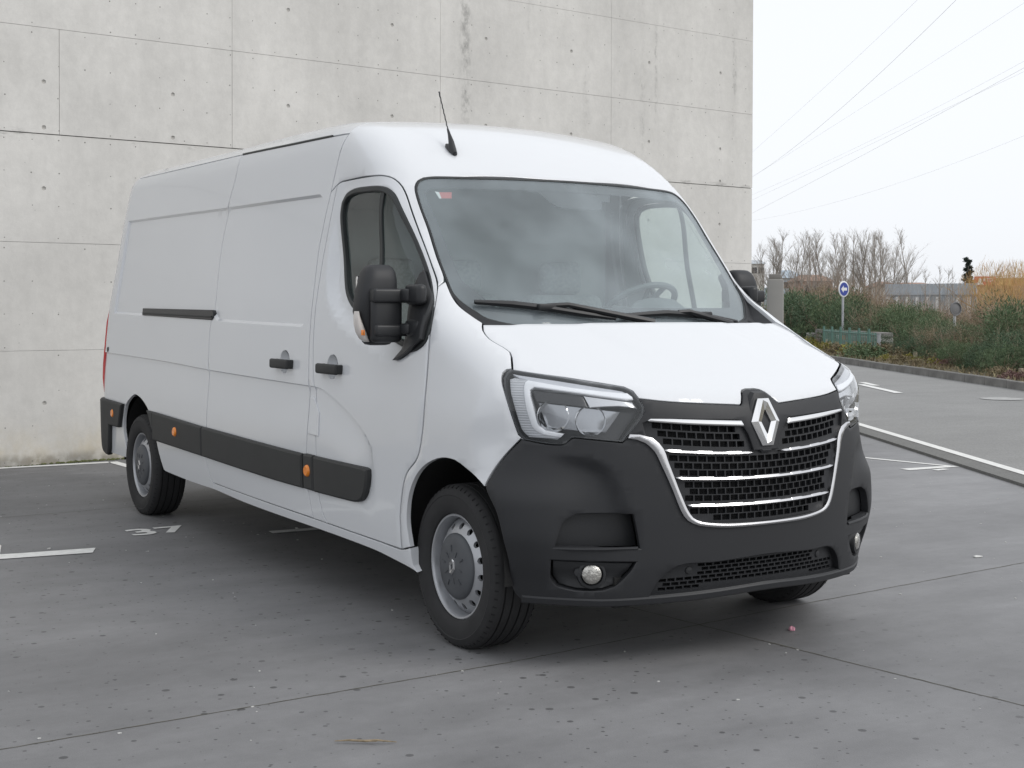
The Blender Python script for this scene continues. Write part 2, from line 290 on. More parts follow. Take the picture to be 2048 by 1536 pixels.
 'fogp': [[0.591, -0.873, 0.451], [0.752, -0.59, 0.441], [0.741, -0.61, 0.404], [0.71, -0.66, 0.348], [0.685, -0.698, 0.333], [0.624, -0.786, 0.333], [0.582, -0.841, 0.348], [0.573, -0.863, 0.376]],
 'fog': [[0.672, -0.739, 0.395]],
 'scoop': [[0.57, -0.846, 0.866], [0.636, -0.773, 0.848], [0.699, -0.686, 0.806], [0.73, -0.636, 0.718], [0.746, -0.606, 0.63], [0.647, -0.804, 0.633], [0.537, -0.941, 0.708], [0.502, -0.919, 0.84]],
 'mold1': [[-4.657, -0.977, 0.742], [-4.745, -0.973, 0.57], [-4.958, -0.972, 0.569]],
 'm_a': [[-4.107, -0.986, 0.741], [-3.936, -0.99, 0.739], [-3.951, -0.985, 0.548], [-3.917, -0.986, 0.551]],
 'moldT': [[-4.107, -0.986, 0.741], [-2.935, -1.015, 0.716], [-2.907, -1.016, 0.718], [-1.409, -1.035, 0.696], [-1.378, -1.035, 0.701], [-0.679, -1.035, 0.696]],
 'moldB': [[-3.951, -0.985, 0.548], [-2.949, -1.01, 0.537], [-1.419, -1.031, 0.516], [-1.4, -1.031, 0.521], [-0.889, -1.031, 0.517], [-0.802, -1.031, 0.528]],
 'roofs': [[-0.794, -0.527, 2.195]],
 'handles': [[-1.844, -1.028, 1.168], [-1.558, -1.031, 1.126], [-1.252, -1.029, 1.156], [-0.961, -1.031, 1.119]],
 'marker': [[-1.351, -1.033, 0.618], [-3.443, -1.0, 0.645]],
 'rail': [[-4.334, -0.955, 1.428], [-2.83, -0.992, 1.424], [-2.796, -0.994, 1.413], [-2.835, -0.998, 1.356], [-4.318, -0.96, 1.378]],
 'fueldot': [[-5.097, -0.971, 1.119]],
 'sticker': [[-0.596, -0.719, 1.984], [-0.579, -0.653, 1.986], [-0.553, -0.668, 1.954], [-0.568, -0.724, 1.953]],
 'fin': [[-0.278, -0.852, 1.552], [-0.214, -0.863, 1.494], [-0.145, -0.867, 1.45], [-0.052, -0.854, 1.405], [0.012, -0.84, 1.376]],
 'drl': [[0.382, -0.942, 1.159], [0.396, -0.927, 1.165], [0.445, -0.901, 1.158], [0.594, -0.745, 1.122], [0.684, -0.578, 1.106], [0.7, -0.568, 1.093], [0.71, -0.569, 1.08], [0.701, -0.597, 1.079], [0.614, -0.741, 1.104], [0.489, -0.892, 1.127], [0.481, -0.906, 1.117], [0.489, -0.911, 1.093], [0.52, -0.892, 0.983], [0.54, -0.871, 0.955], [0.589, -0.817, 0.944], [0.572, -0.837, 0.922], [0.489, -0.918, 0.929], [0.467, -0.938, 0.957], [0.418, -0.959, 1.1]],
 'hlbox': [[0.482, -0.902, 1.121], [0.614, -0.744, 1.102], [0.641, -0.74, 1.05], [0.511, -0.898, 1.07]],
 'sig': [[0.617, -0.741, 1.1], [0.714, -0.571, 1.074], [0.731, -0.559, 1.046], [0.699, -0.631, 1.056], [0.646, -0.732, 1.049]],
 'bowl1': [[0.563, -0.846, 1.013]],
 'bowl2': [[0.654, -0.729, 0.996]],
 'hlin': [[0.373, -0.949, 1.156], [0.365, -0.932, 1.175], [0.367, -0.918, 1.184], [0.404, -0.898, 1.18], [0.506, -0.802, 1.161], [0.597, -0.688, 1.138], [0.663, -0.587, 1.12], [0.686, -0.568, 1.107], [0.704, -0.563, 1.091], [0.738, -0.549, 1.033], [0.717, -0.632, 0.922], [0.617, -0.784, 0.938], [0.606, -0.798, 0.937], [0.589, -0.819, 0.912], [0.581, -0.829, 0.909], [0.54, -0.871, 0.912], [0.48, -0.926, 0.924], [0.464, -0.939, 0.945], [0.413, -0.966, 1.09]],
 'hlup': [[0.372, -0.921, 1.18], [0.512, -0.806, 1.158], [0.667, -0.59, 1.116], [0.689, -0.573, 1.103], [0.701, -0.567, 1.092], [0.684, -0.578, 1.106], [0.594, -0.745, 1.122], [0.445, -0.901, 1.158], [0.415, -0.916, 1.164]],
 'hlref': [[0.511, -0.898, 1.07], [0.641, -0.74, 1.05], [0.709, -0.621, 1.036], [0.704, -0.638, 1.01], [0.687, -0.682, 0.95], [0.628, -0.769, 0.953], [0.54, -0.871, 0.965]],
 'rim': [[0.459, -0.922, 1.12], [0.45, -0.909, 1.146], [0.453, -0.898, 1.154], [0.594, -0.745, 1.123], [0.685, -0.579, 1.104], [0.702, -0.568, 1.091], [0.71, -0.569, 1.08], [0.701, -0.597, 1.08], [0.614, -0.742, 1.103], [0.488, -0.892, 1.128], [0.48, -0.907, 1.117], [0.489, -0.912, 1.093], [0.519, -0.894, 0.983], [0.538, -0.872, 0.956], [0.589, -0.818, 0.944], [0.58, -0.827, 0.931], [0.533, -0.877, 0.94], [0.504, -0.907, 0.966], [0.483, -0.926, 1.045]],
 'scoopc': [[0.549, -0.868, 0.869], [0.583, -0.832, 0.866], [0.635, -0.772, 0.86], [0.68, -0.711, 0.841], [0.706, -0.672, 0.812], [0.726, -0.64, 0.751], [0.74, -0.616, 0.687], [0.749, -0.6, 0.63]],
 'gl_low': [[-0.283, -0.85, 1.555], [-0.235, -0.848, 1.499], [-0.188, -0.824, 1.455], [-0.133, -0.78, 1.411], [-0.099, -0.749, 1.385]],
 'frit_b': [[-0.136, -0.662, 1.46], [-0.041, -0.099, 1.448], [-0.108, 0.624, 1.437]],
 'podL': [[-0.528, -0.263, 2.008], [-0.52, -0.205, 2.006], [-0.473, -0.169, 1.958], [-0.444, -0.115, 1.93], [-0.439, 0.104, 1.924], [-0.445, 0.124, 1.93], [-0.486, 0.16, 1.974], [-0.487, 0.207, 1.971], [-0.514, 0.224, 1.998]]}
NUMROT = 90
WIPE = dict(b1=[(-.778,1.453),(-.624,1.444),(-.469,1.427),(-.31,1.402),(-.145,1.38)], b2=[(-.11,1.392),(.167,1.404),(.393,1.392),(.631,1.362)],
 a1=[(.046,1.355,.03),(-.207,1.398,.035),(-.369,1.43,.035),(-.463,1.434,.022)], a2=[(.56,1.345,.03),(.385,1.378,.035),(.296,1.40,.035),(.237,1.405,.022)])
ANT = Vector((-.964, -.507, 2.515))
# ---------------------------------------------------------------- panels cut from the body surface
F = {k: np.array(v, float) for k, v in FEAT.items()}
F['gutter'][0] = (-5.06, -.80, 2.38)
def grad(f, P):
    e = 1e-4; g = np.stack([(f(P[:, 0]+e, P[:, 1], P[:, 2])-f(P[:, 0]-e, P[:, 1], P[:, 2])), (f(P[:, 0], P[:, 1]+e, P[:, 2])-f(P[:, 0], P[:, 1]-e, P[:, 2])), (f(P[:, 0], P[:, 1], P[:, 2]+e)-f(P[:, 0], P[:, 1], P[:, 2]-e))], 1)
    return g/np.maximum(np.linalg.norm(g, axis=1)[:, None], 1e-12)
def inside(poly, pts):
    x, y = pts[:, 0], pts[:, 1]; c = np.zeros(len(pts), bool); n = len(poly); j = n-1
    for i in range(n):
        xi, yi = poly[i]; xj, yj = poly[j]
        if yi != yj: c ^= ((yi > y) != (yj > y)) & (x < (xj-xi)*(y-yi)/(yj-yi)+xi)
        j = i
    return c
def dist(poly, pts, closed=True):
    d = np.full(len(pts), 9e9); n = len(poly)
    for i in range(n if closed else n-1):
        a = poly[i]; b = poly[(i+1) % n]; ab = b-a; L = ab@ab+1e-12
        t = np.clip(((pts-a)@ab)/L, 0, 1); d = np.minimum(d, np.linalg.norm(pts-(a+t[:, None]*ab), axis=1))
    return d
def smooth_line(P, step=.03, closed=False, corner=38):
    """Catmull-Rom through P with real corners kept"""
    P = np.asarray(P, float); n = len(P); out_ = []
    def is_c(i):
        if not closed and (i <= 0 or i >= n-1): return True
        a = P[i % n]-P[(i-1) % n]; b = P[(i+1) % n]-P[i % n]
        c = (a@b)/(np.linalg.norm(a)*np.linalg.norm(b)+1e-12); return c < math.cos(R_(corner))
    for i in range(n if closed else n-1):
        p1, p2 = P[i], P[(i+1) % n]; L = np.linalg.norm(p2-p1)
        if L < 1e-6: continue
        p0 = P[(i-1) % n] if not is_c(i) else p1-(p2-p1); p3 = P[(i+2) % n] if not is_c(i+1) else p2+(p2-p1)
        m1 = (p2-p0)*.5; m2 = (p3-p1)*.5
        l1 = np.linalg.norm(m1); l2 = np.linalg.norm(m2)
        if l1 > L: m1 = m1*L/l1
        if l2 > L: m2 = m2*L/l2
        k = max(1, int(round(L/step)))
        for j in range(k):
            t = j/k; out_.append(p1*(2*t**3-3*t*t+1)+m1*(t**3-2*t*t+t)+p2*(-2*t**3+3*t*t)+m2*(t**3-t*t))
    if not closed: out_.append(P[-1])
    return np.array(out_)
def area(P): return .5*np.sum(P[:, 0]*np.roll(P[:, 1], -1)-np.roll(P[:, 0], -1)*P[:, 1])
def inset(P, d):
    """P CCW; move inwards by d"""
    a = P-np.roll(P, 1, 0); b = np.roll(P, -1, 0)-P
    na = np.stack([-a[:, 1], a[:, 0]], 1); nb = np.stack([-b[:, 1], b[:, 0]], 1)
    na /= np.linalg.norm(na, axis=1)[:, None]+1e-12; nb /= np.linalg.norm(nb, axis=1)[:, None]+1e-12
    s = na+nb; q = np.maximum((s*s).sum(1)/2, .5)
    return P+s/q[:, None]*d
def dedupe(P, tol=.004):
    o = [P[0]]
    for p in P[1:]:
        if np.linalg.norm(p-o[-1]) > tol: o.append(p)
    if len(o) > 2 and np.linalg.norm(o[0]-o[-1]) < tol: o.pop()
    return np.array(o)
CREC = smooth_line(F['crec'][:, [0, 2]], .03, True, 30); WREC = smooth_line(F['wrec'][:, [0, 2]], .03, True, 60)
BELT = smooth_line(np.array([(-5.4, 1.098), (-3.7, 1.078), (-2.85, 1.06), (-1.37, 1.041), (-1.28, 1.039), (-1.18, 1.028), (-.99, .972), (-.83, .908), (-.72, .848), (-.66, .79), (-.63, .70)]), .03)
SCOOP = None
def displace(P):
    """pressed-in relief of the flanks, (inward metres)"""
    Q = P[:, [0, 2]]; s = np.where(P[:, 1] < 0, 1., -1.); d = np.zeros(len(P))
    if True:
        i = inside(CREC, Q); e = dist(CREC, Q); d += np.where(i, .014*np.clip(e/.014, 0, 1), 0)
        i = inside(WREC, Q); e = dist(WREC, Q)
        d += np.where(i & (np.abs(P[:, 1]) > .8), .040*np.clip(e/.058, 0, 1)*sst(-Q[:, 0], .16, .40)*(1-sst(Q[:, 1], 1.62, 1.95)*.75), 0)
        zb = np.interp(Q[:, 0], BELT[:, 0], BELT[:, 1]); bd = dist(BELT, Q, False); below = np.where(Q[:, 1] < zb, bd, -bd)
        d += np.where((Q[:, 0] < -.62), sst(-Q[:, 0], .62, .70)*.011*np.clip((below+.003)/.007, 0, 1)*(1-sst(below, .02, .26)), 0)
    R = P.copy(); R[:, 1] += s*d; return R
def ev(ch, uv, f, off=0., disp=True):
    P = chart(ch, uv, f)
    bad = np.isnan(P[:, 0])
    if bad.any():
        good = ~bad
        for i in np.where(bad)[0]:
            j = np.argmin(((uv[good]-uv[i])**2).sum(1)); P[i] = P[good][j]
    N = grad(f, P)
    if disp and ch in ('S', 'C'): P = displace(P)
    o = off if np.isscalar(off) else off[:, None]
    return P+N*o, N
def panel(name, ch, outline, m, parent, holes=(), f=None, grid=.045, step=.03, gap=.0028, bevel=.0015, flange=.02, off=0., creases=(), mirror=False, disp=True, closed_smooth=True, gs=(1, 1), corner=38, hole_flange=None, angle=35, offf=None):
    f = f or f_all
    O = dedupe(smooth_line(outline, step, True, corner) if closed_smooth else np.asarray(outline, float))
    if area(O) < 0: O = O[::-1]
    rings = [(O, gap, bevel, 1)]
    for h in holes:
        H = dedupe(smooth_line(h, step, True, corner))
        if area(H) < 0: H = H[::-1]
        rings.append((H, -gap, -bevel, -1))
    V = []; E = []; loops = []
    for (P, g, b, s) in rings:
        r1 = inset(P, g+b); i0 = len(V); V += list(r1); n = len(r1); E += [(i0+k, i0+(k+1) % n) for k in range(n)]; loops.append((i0, n))
    for c in creases:
        c = np.asarray(c); ins = inside(O, c) & (dist(O, c) > .006)
        for h in holes:
            ins &= ~inside(np.asarray(h), c) & (dist(np.asarray(h), c) > .006)
        prev = None
        for p, k in zip(c, ins):
            if k:
                V.append(p); 
                if prev is not None: E.append((prev, len(V)-1))
                prev = len(V)-1
            else: prev = None
    gx, gy = grid*gs[0], grid*gs[1]
    x0, y0 = O.min(0); x1, y1 = O.max(0)
    X, Y = np.meshgrid(np.arange(x0+gx*.5, x1, gx), np.arange(y0+gy*.5, y1, gy)); G = np.stack([X.ravel(), Y.ravel()], 1)
    if len(G):
        k = inside(O, G); G = G[k]; k = dist(O, G) > min(gx, gy)*.4; G = G[k]
        for h in holes:
            h = np.asarray(h); k = ~inside(h, G); G = G[k]; k = dist(h, G) > min(gx, gy)*.4; G = G[k]
        V += list(G)
    V = [Vector((float(a), float(b))) for a, b in V]
    res = delaunay_2d_cdt(V, E, [], 0, 1e-7)
    vo, tri, orig = res[0], res[2], res[3]
    idx = {}
    for ni, ol in enumerate(orig):
        for oi in ol: idx[oi] = ni
    UV = np.array([(v.x, v.y) for v in vo]); T = np.array([t for t in tri if len(t) == 3])
    cen = UV[T].mean(1); r1O = UV[[idx[loops[0][0]+k] for k in range(loops[0][1])]]
    keep = inside(r1O, cen)
    for (i0, n) in loops[1:]:
        keep &= ~inside(UV[[idx[i0+k] for k in range(n)]], cen)
    T = T[keep]
    ofs = off if offf is None else offf(UV)
    P, N = ev(ch, UV, f, ofs, disp)
    # orient
    a, b_, c = P[T[:, 0]], P[T[:, 1]], P[T[:, 2]]; fn = np.cross(b_-a, c-a)
    flip = (fn*N[T[:, 0]]).sum(1) < 0; sgn = flip.mean() > .5
    T = T[:, ::-1] if sgn else T
    verts = [tuple(p) for p in P]; faces = [tuple(t) for t in T]
    for q, ((PP, g, b, s), (i0, n)) in enumerate(zip(rings, loops)):
        uv0 = inset(PP, g); fl = flange if (q == 0 or hole_flange is None) else hole_flange
        o0 = (off if offf is None else offf(uv0))
        p0, n0 = ev(ch, uv0, f, o0-abs(b)*.8, disp); p1 = p0-n0*fl
        j0 = len(verts); verts += [tuple(v) for v in p0]; 
        if fl: j1 = len(verts); verts += [tuple(v) for v in p1]
        for k in range(n):
            k2 = (k+1) % n; A, B = idx[i0+k], idx[i0+k2]
            quad = (B, A, j0+k, j0+k2); 
            fc = [quad]
            if fl: fc.append((j0+k2, j0+k, j1+k, j1+k2))
            for qd in fc:
                if (s < 0): qd = qd[::-1]
                if sgn: qd = qd[::-1]
                faces.append(qd)
    used = sorted({i for fc in faces for i in fc}); rm = {o: k for k, o in enumerate(used)}
    verts = [verts[i] for i in used]; faces = [tuple(rm[i] for i in fc) for fc in faces]
    o1 = mesh_obj(name, verts, faces, m, parent, True, angle)
    if mirror:
        o2 = mesh_obj(name, [(v[0], -v[1], v[2]) for v in verts], [fc[::-1] for fc in faces], m, parent, True, angle)
        return o1, o2
    return o1
def U(ch, *names):
    P = np.vstack([F[n] if isinstance(n, str) else np.asarray(n, float).reshape(-1, 3) for n in names]); return unchart(ch, P)
def seq(*parts):
    out_ = []
    for p in parts:
        p = np.asarray(p, float).reshape(-1, 2)
        for q in p:
            if not out_ or np.linalg.norm(q-out_[-1]) > 1e-4: out_.append(q)
    return np.array(out_)
def Sx(x, z): return np.array([[x if x <= -1 else -1+R0*math.atan2(x+1, 1.03), z]])
def ribbon(P, w0, w1=None, closed=False):
    """polygon around an open chart polyline of half width w0.. (array ok)"""
    P = np.asarray(P, float); t = np.gradient(P, axis=0); nn = np.stack([-t[:, 1], t[:, 0]], 1); nn /= np.linalg.norm(nn, axis=1)[:, None]
    w0 = np.broadcast_to(w0, len(P))[:, None]; w1 = w0 if w1 is None else np.broadcast_to(w1, len(P))[:, None]
    return np.vstack([P+nn*w0, (P-nn*w1)[::-1]])
def offset_closed(P, d):
    P = np.asarray(P, float)
    if area(P) < 0: P = P[::-1]
    return inset(P, d)

def closed(P): P = np.asarray(P); return np.vstack([P, P[:1]])
def tocS(P): return np.vstack([Sx(x, z) for x, z in P])
def belt_lines():
    t_ = np.gradient(BELT, axis=0); n_ = np.stack([-t_[:, 1], t_[:, 0]], 1); n_ /= np.linalg.norm(n_, axis=1)[:, None]
    return [tocS(BELT+n_*.003), tocS(BELT-n_*.004)]
# ================================================================ THE VAN
van = empty('van', (0, 0, 0))
tag(van, 'white high-roof panel van with dark grey bumper, parked in front of the bare concrete wall', 'van')
PT = M['paint']
SC_ = -1+R0*math.pi/2          # chart u of the centre line
mS = lambda P: np.stack([2*SC_-np.asarray(P)[:, 0], np.asarray(P)[:, 1]], 1)
def flip(P): return np.asarray(P)[::-1]
g_z = lambda x: float(np.interp(x, F['gutter'][:, 0], F['gutter'][:, 2]))
gut = lambda x0, x1, n=14: np.array([(x, g_z(x)) for x in np.linspace(x0, x1, n)])
sb = F['split_b'].copy(); sb[0] = chart('S', np.array([[-1.288, float(g_z(-1.3))]]), f_all)[0]; sr = F['slide_rear'].copy()
sbS = U('S', sb); srS = U('S', sr)
# --- rear quarter panel
rear_edge = np.array([(-5.27+.115*max(z-1, 0), z) for z in (.36, .6, .8, 1.0, 1.3, 1.6, 1.9, 2.2, 2.37)])
archr = U('S', 'arch_r'); silS = U('S', 'sill')
low = Sx(-2.80, .350)
poly = seq(gut(-5.11, float(srS[0, 0])), srS[1:], low, silS[1:2], silS[:1], archr[::-1], Sx(-4.66, .36), rear_edge)
cre = [closed(CREC), closed(offset_closed(CREC, .0145))]+belt_lines()
panel('rear_side_panel', 'S', poly, PT, van, creases=cre, mirror=True, grid=.05)
# --- sliding door
dl = U('S', 'door_bot')
poly = seq(gut(float(srS[0, 0]), float(sbS[0, 0])), sbS[1:], srS[::-1][:-1])
HD = lambda x, z: Sx(x, z)+np.array([(.056*math.cos(a), .056*math.sin(a)) for a in [2*math.pi*k/20 for k in range(20)]])
sd_o = panel('sliding_door', 'S', poly, PT, van, holes=[HD(-1.675, 1.152)], gap=.004, creases=cre, mirror=True, grid=.05)
# --- B pillar
drS = U('S', 'door_rear'); dfS = U('S', 'door_front'); dtS = U('S', 'door_top'); dbS = U('S', 'door_bot')
poly = seq(sbS[2:], drS[::-1])
flapS = U('S', 'flap')
panel('door_pillar', 'S', poly, PT, van, mirror=True, creases=belt_lines(), grid=.04, step=.02)
# --- sill
poly = seq(low, srS[-1:], sbS[-1:], dbS[0:], silS[-2:][::-1][:0], np.array([dbS[-1]]), silS[::-1][:5])
aS = U('S', 'arch_f')
poly = seq(low, srS[-1:], sbS[-1:], dbS, aS[2:3], aS[1:2], aS[0:1], silS[::-1][1:5])
panel('sill', 'S', poly, PT, van, mirror=True, flange=.05)
# --- front door with its window opening
winS = U('S', 'win')
doorS = seq(drS, dbS, dfS, dtS[1:-1])
wr = U('S', F['wrec'])
wr = smooth_line(wr, .03, True, 60); cr2 = [closed(wr), closed(offset_closed(wr, .058))]+belt_lines()
d_r, d_l = panel('front_door', 'S', doorS, PT, van, holes=[winS, HD(-1.088, 1.148)], gap=.0038, creases=cr2, mirror=True, grid=.035, step=.02)
for s_, dd in ((1, d_r), (-1, d_l)):
    pass
ws, wsl = panel('window_seal', 'S', offset_closed(winS, -.002), M['seal'], None, holes=[offset_closed(winS, .023)], step=.02, grid=.2, gap=0, bevel=.004, off=.004, flange=.02, mirror=True)
ws.parent = d_r; wsl.parent = d_l
gp, gpl = panel('window_glass', 'S', offset_closed(winS, .018), M['sglass'], None, grid=.06, gap=0, bevel=.0, off=-.012, flange=0, mirror=True)
gp.parent = d_r; gpl.parent = d_l
# divider bar of the window
bar = np.vstack([Sx(-.775, 2.0), Sx(-.715, 1.26)])
b1, b2 = panel('window_divider', 'S', ribbon(smooth_line(bar, .05), .015), M['seal'], None, grid=.1, gap=0, bevel=.002, off=-.004, flange=.01, mirror=True, closed_smooth=False)
b1.parent = d_r; b2.parent = d_l
# inner door card and cab lining
panel('door_lining', 'S', offset_closed(doorS, .01), M['inter'], van, holes=[offset_closed(winS, -.04)], off=-.055, gap=0, bevel=.001, flange=0, disp=False, mirror=True)
# --- fuel flap outline: a slightly proud cover
panel('fuel_flap', 'S', offset_closed(flapS, .004), PT, van, off=.006, grid=.05, step=.015, gap=0, bevel=.002, flange=.008, mirror=False)
# --- front wing
finS = U('S', 'fin'); hsS = U('S', 'hood_side'); hlS = U('S', 'hl'); btS = U('S', 'bump_top')
poly = seq(dfS[3:], U('S', 'cab_j')[1:], finS[1:], hsS[1:-1], hlS[2:3], hlS[1::-1], hlS[:13:-1], btS[::-1][0:], aS[::-1][1:], dfS[:1])
poly = seq(dfS, U('S', 'cab_j')[1:], finS[1:], hsS[1:-1], hlS[2:3], hlS[1:2], hlS[0:1], hlS[18:14:-1], btS[::-1], aS[::-1][1:12])
panel('front_wing', 'S', poly, PT, van, mirror=True, grid=.032, step=.02)
# --- cab roof with both A pillars (C chart is an angle: 1 rad is about .93 m)
dtC = U('C', 'door_top'); glC = U('C', 'glass'); spC = U('C', sb[:3]); cjC = U('C', 'cab_j')
halfR = seq(spC[2:3], U('C', F['door_rear'][:1]), dtC[::-1][1:], cjC[1:], glC[1:])      # from split to windscreen top centre
topc = [-1.318, math.pi/2]
mir = lambda P: np.stack([np.asarray(P)[:, 0], math.pi-np.asarray(P)[:, 1]], 1)
poly = seq(spC[0:1], spC[1:2], halfR, mir(halfR)[::-1], mir(spC[:2])[::-1])
panel('cab_roof', 'C', poly, PT, van, grid=.04, step=.03, gs=(1, 1), flange=.015)
# --- cargo roof
gC = U('C', np.array([(x, 0, 0) for x in [0]])) if False else None
gp3 = chart('S', gut(-5.11, -1.325, 30), f_all); gC = unchart('C', gp3)
gC = np.vstack([gC[:-1], spC[0:1]])
rearC = [-5.14, math.pi/2]
poly = seq(gC, mir(gC)[::-1], [(-5.16, math.pi-1.3), (-5.17, math.pi/2), (-5.16, 1.3)])
panel('cargo_roof', 'C', poly, PT, van, grid=.07, step=.05, flange=.02)
# dark joint between the flank and the roof above the sliding door
q = gp3[(gp3[:, 0] > -2.80) & (gp3[:, 0] < -1.36)]
bm = bmesh.new(); add_tube(bm, [(p[0], p[1]-.001, p[2]+.001) for p in q], .0065, 6); bm_obj('roof_joint_strip', bm, M['seal'], van)
bm = bmesh.new(); add_tube(bm, [(p[0], -p[1]+.001, p[2]+.001) for p in q], .0065, 6); bm_obj('roof_joint_strip', bm, M['seal'], van)
# --- rear face
re3 = chart('S', rear_edge, f_all); reR = unchart('R', re3); rt = chart('C', np.array([(-5.16, 1.3), (-5.17, 1.5708)]), f_all); rtR = unchart('R', rt)
right = np.vstack([reR, rtR]); left = (right*[-1, 1])[::-1][1:]
panel('rear_doors', 'R', np.vstack([right, left]), PT, van, grid=.1, closed_smooth=False, flange=.02, corner=60)
for s in (-1, 1):
    pl = chart('R', np.array([(s*(.955-.06*(z-1)), z) for z in np.linspace(.80, 1.42, 7)]), f_all)
    bm = bmesh.new(); add_tube(bm, [(p[0]-.004, p[1]-s*.012, p[2]) for p in pl], [.012]+[.024]*5+[.012], 8); bm_obj('tail_light', bm, M['red'], van)
# --- hood
hsS2 = U('S', 'hood_side'); hfS2 = U('S', 'hood_front')
def hood_off(UV):
    P = chart('S', UV, f_low); P = np.nan_to_num(P); y = np.abs(P[:, 1]); t_ = np.clip((P[:, 0]-.05)/.7, 0, 1)
    a_ = .007*(1-sst(y, .40-.22*t_, .47-.22*t_))*sst(-P[:, 0], -.62, -.25)*sst(P[:, 0], .05, .2)
    b_ = -.006*sst(y, .66+.12*t_, .74+.12*t_)*sst(-P[:, 0], -.6, -.3)
    return a_+b_
NOTCH = unchart('S', chart('F', np.array([(-.105, 1.047), (-.094, 1.055), (-.076, 1.078), (-.062, 1.094), (-.047, 1.103), (-.025, 1.107)]), f_low))
half = seq(hsS2[:-1], hlS[2:6], hfS2[0:3], NOTCH)
rr3 = chart('T', np.array([(.015+.155*(1-(y/.84)**2), y) for y in np.linspace(-.80, 0, 9)]), f_low); rearS = unchart('S', rr3)
full = seq(half, mS(half)[::-1], mS(rearS)[:-1], rearS[::-1])
hood = panel('bonnet', 'S', full, PT, van, grid=.036, step=.022, gs=(1, .4), f=f_low, flange=.02, corner=30, disp=False, offf=hood_off)
# --- windscreen
glF = U('F', 'glass'); gliF = U('F', 'glass_in'); glow = U('F', 'gl_low')
mF = lambda P: np.asarray(P)*[-1, 1]
hg = seq([(-.60, 1.355)], glow[::-1], glF[1:], ); fullg = seq(hg, mF(hg)[::-1])
outer = offset_closed(fullg, .006)
ws_ = panel('windscreen', 'F', outer, M['glass'], van, f=f_up, grid=.06, gap=0, bevel=0, flange=0, off=-.004)
hi = seq([(-.60, 1.445), (-.685, 1.447)], gliF[2:]); fulli = seq(hi, mF(hi)[::-1])
fr = panel('windscreen_border', 'F', outer, M['frit'], None, f=f_up, holes=[fulli], grid=.06, step=.02, gap=0, bevel=.0, flange=0, off=-.009)
fr.parent = ws_
sl_o = panel('windscreen_seal', 'F', offset_closed(fullg, -.001), M['seal'], None, f=f_up, holes=[offset_closed(fullg, .008)], grid=.3, step=.02, gap=0, bevel=.0015, flange=.012, off=.0005); sl_o.parent = ws_
pod = U('F', 'podL'); 
po = panel('sensor_patch', 'F', seq([(-.30, 2.03)], pod, [(.26, 2.03)]), M['frit'], None, f=f_up, grid=.08, step=.02, gap=0, bevel=0, flange=0, off=-.0105); po.parent = ws_
st = U('F', 'sticker')
stc = panel('sticker', 'F', st, mat('sticker_red', (.50, .10, .09), .5), None, f=f_up, grid=.1, gap=0, bevel=0, flange=0, off=-.0075, closed_smooth=False); stc.parent = ws_
stw = panel('sticker_edge', 'F', np.array([(st[0, 0]-.012, st[0, 1]+.004), (st[0, 0]+.006, st[0, 1]), (st[3, 0]+.008, st[3, 1]), (st[3, 0]-.002, st[3, 1]-.002)]), mat('sticker_white', (.7, .7, .7), .5), None, f=f_up, grid=.1, gap=0, bevel=0, flange=0, off=-.007, closed_smooth=False); stw.parent = ws_
# dark corner trim between wing and glass, scuttle
gl3 = U('F', 'gl_low'); fi3 = U('F', 'fin')
ct = seq(gl3[:], [(-.60, 1.35), (-.80, 1.335)], [(-.835, 1.37)], fi3[::-1][1:-1]*[1, 1]+[-.0, .0])
panel('scuttle_corner', 'F', ct, M['plastic'], van, f=f_up, grid=.05, step=.02, gap=.001, bevel=.002, off=.004, flange=.02, mirror=True)
for s in (1, -1):
    A3 = smooth_line(np.array(F['gl_low'])[:, :], .03); B3 = smooth_line(np.array(F['fin'])[:, :], .03); n_ = 14
    pick = lambda L: [Vector(L[min(len(L)-1, int(round(k*(len(L)-1)/(n_-1))))]) for k in range(n_)]
    a_, b_ = pick(A3), pick(B3); b_ = [p+Vector((0, .012, -.012)) for p in b_]; m_ = [(p+q)/2+Vector((-.01, 0, -.022)) for p, q in zip(a_, b_)]
    vs3 = [Vector((p.x, p.y*s, p.z)) for p in a_+m_+b_]
    mesh_obj('scuttle_side', vs3, [(r_*n_+i, r_*n_+i+1, (r_+1)*n_+i+1, (r_+1)*n_+i) for r_ in range(2) for i in range(n_-1)], M['plastic'], van)
bm = bmesh.new()
ys = np.linspace(-.86, .86, 25); vs = []
for y in ys:
    a_ = Vector((.015-.2*y*y+.035, y, 1.345)); b_ = Vector((.0+.17*(1-(y/.86)**2)+.02, y, 1.30)); vs.append((bm.verts.new(a_), bm.verts.new((b_+a_)/2+Vector((0, 0, -.01))), bm.verts.new(b_)))
for p, q_ in zip(vs, vs[1:]):
    for k in range(2): bm.faces.new((p[k], p[k+1], q_[k+1], q_[k]))
bm_obj('scuttle', bm, M['plastic2'], van)
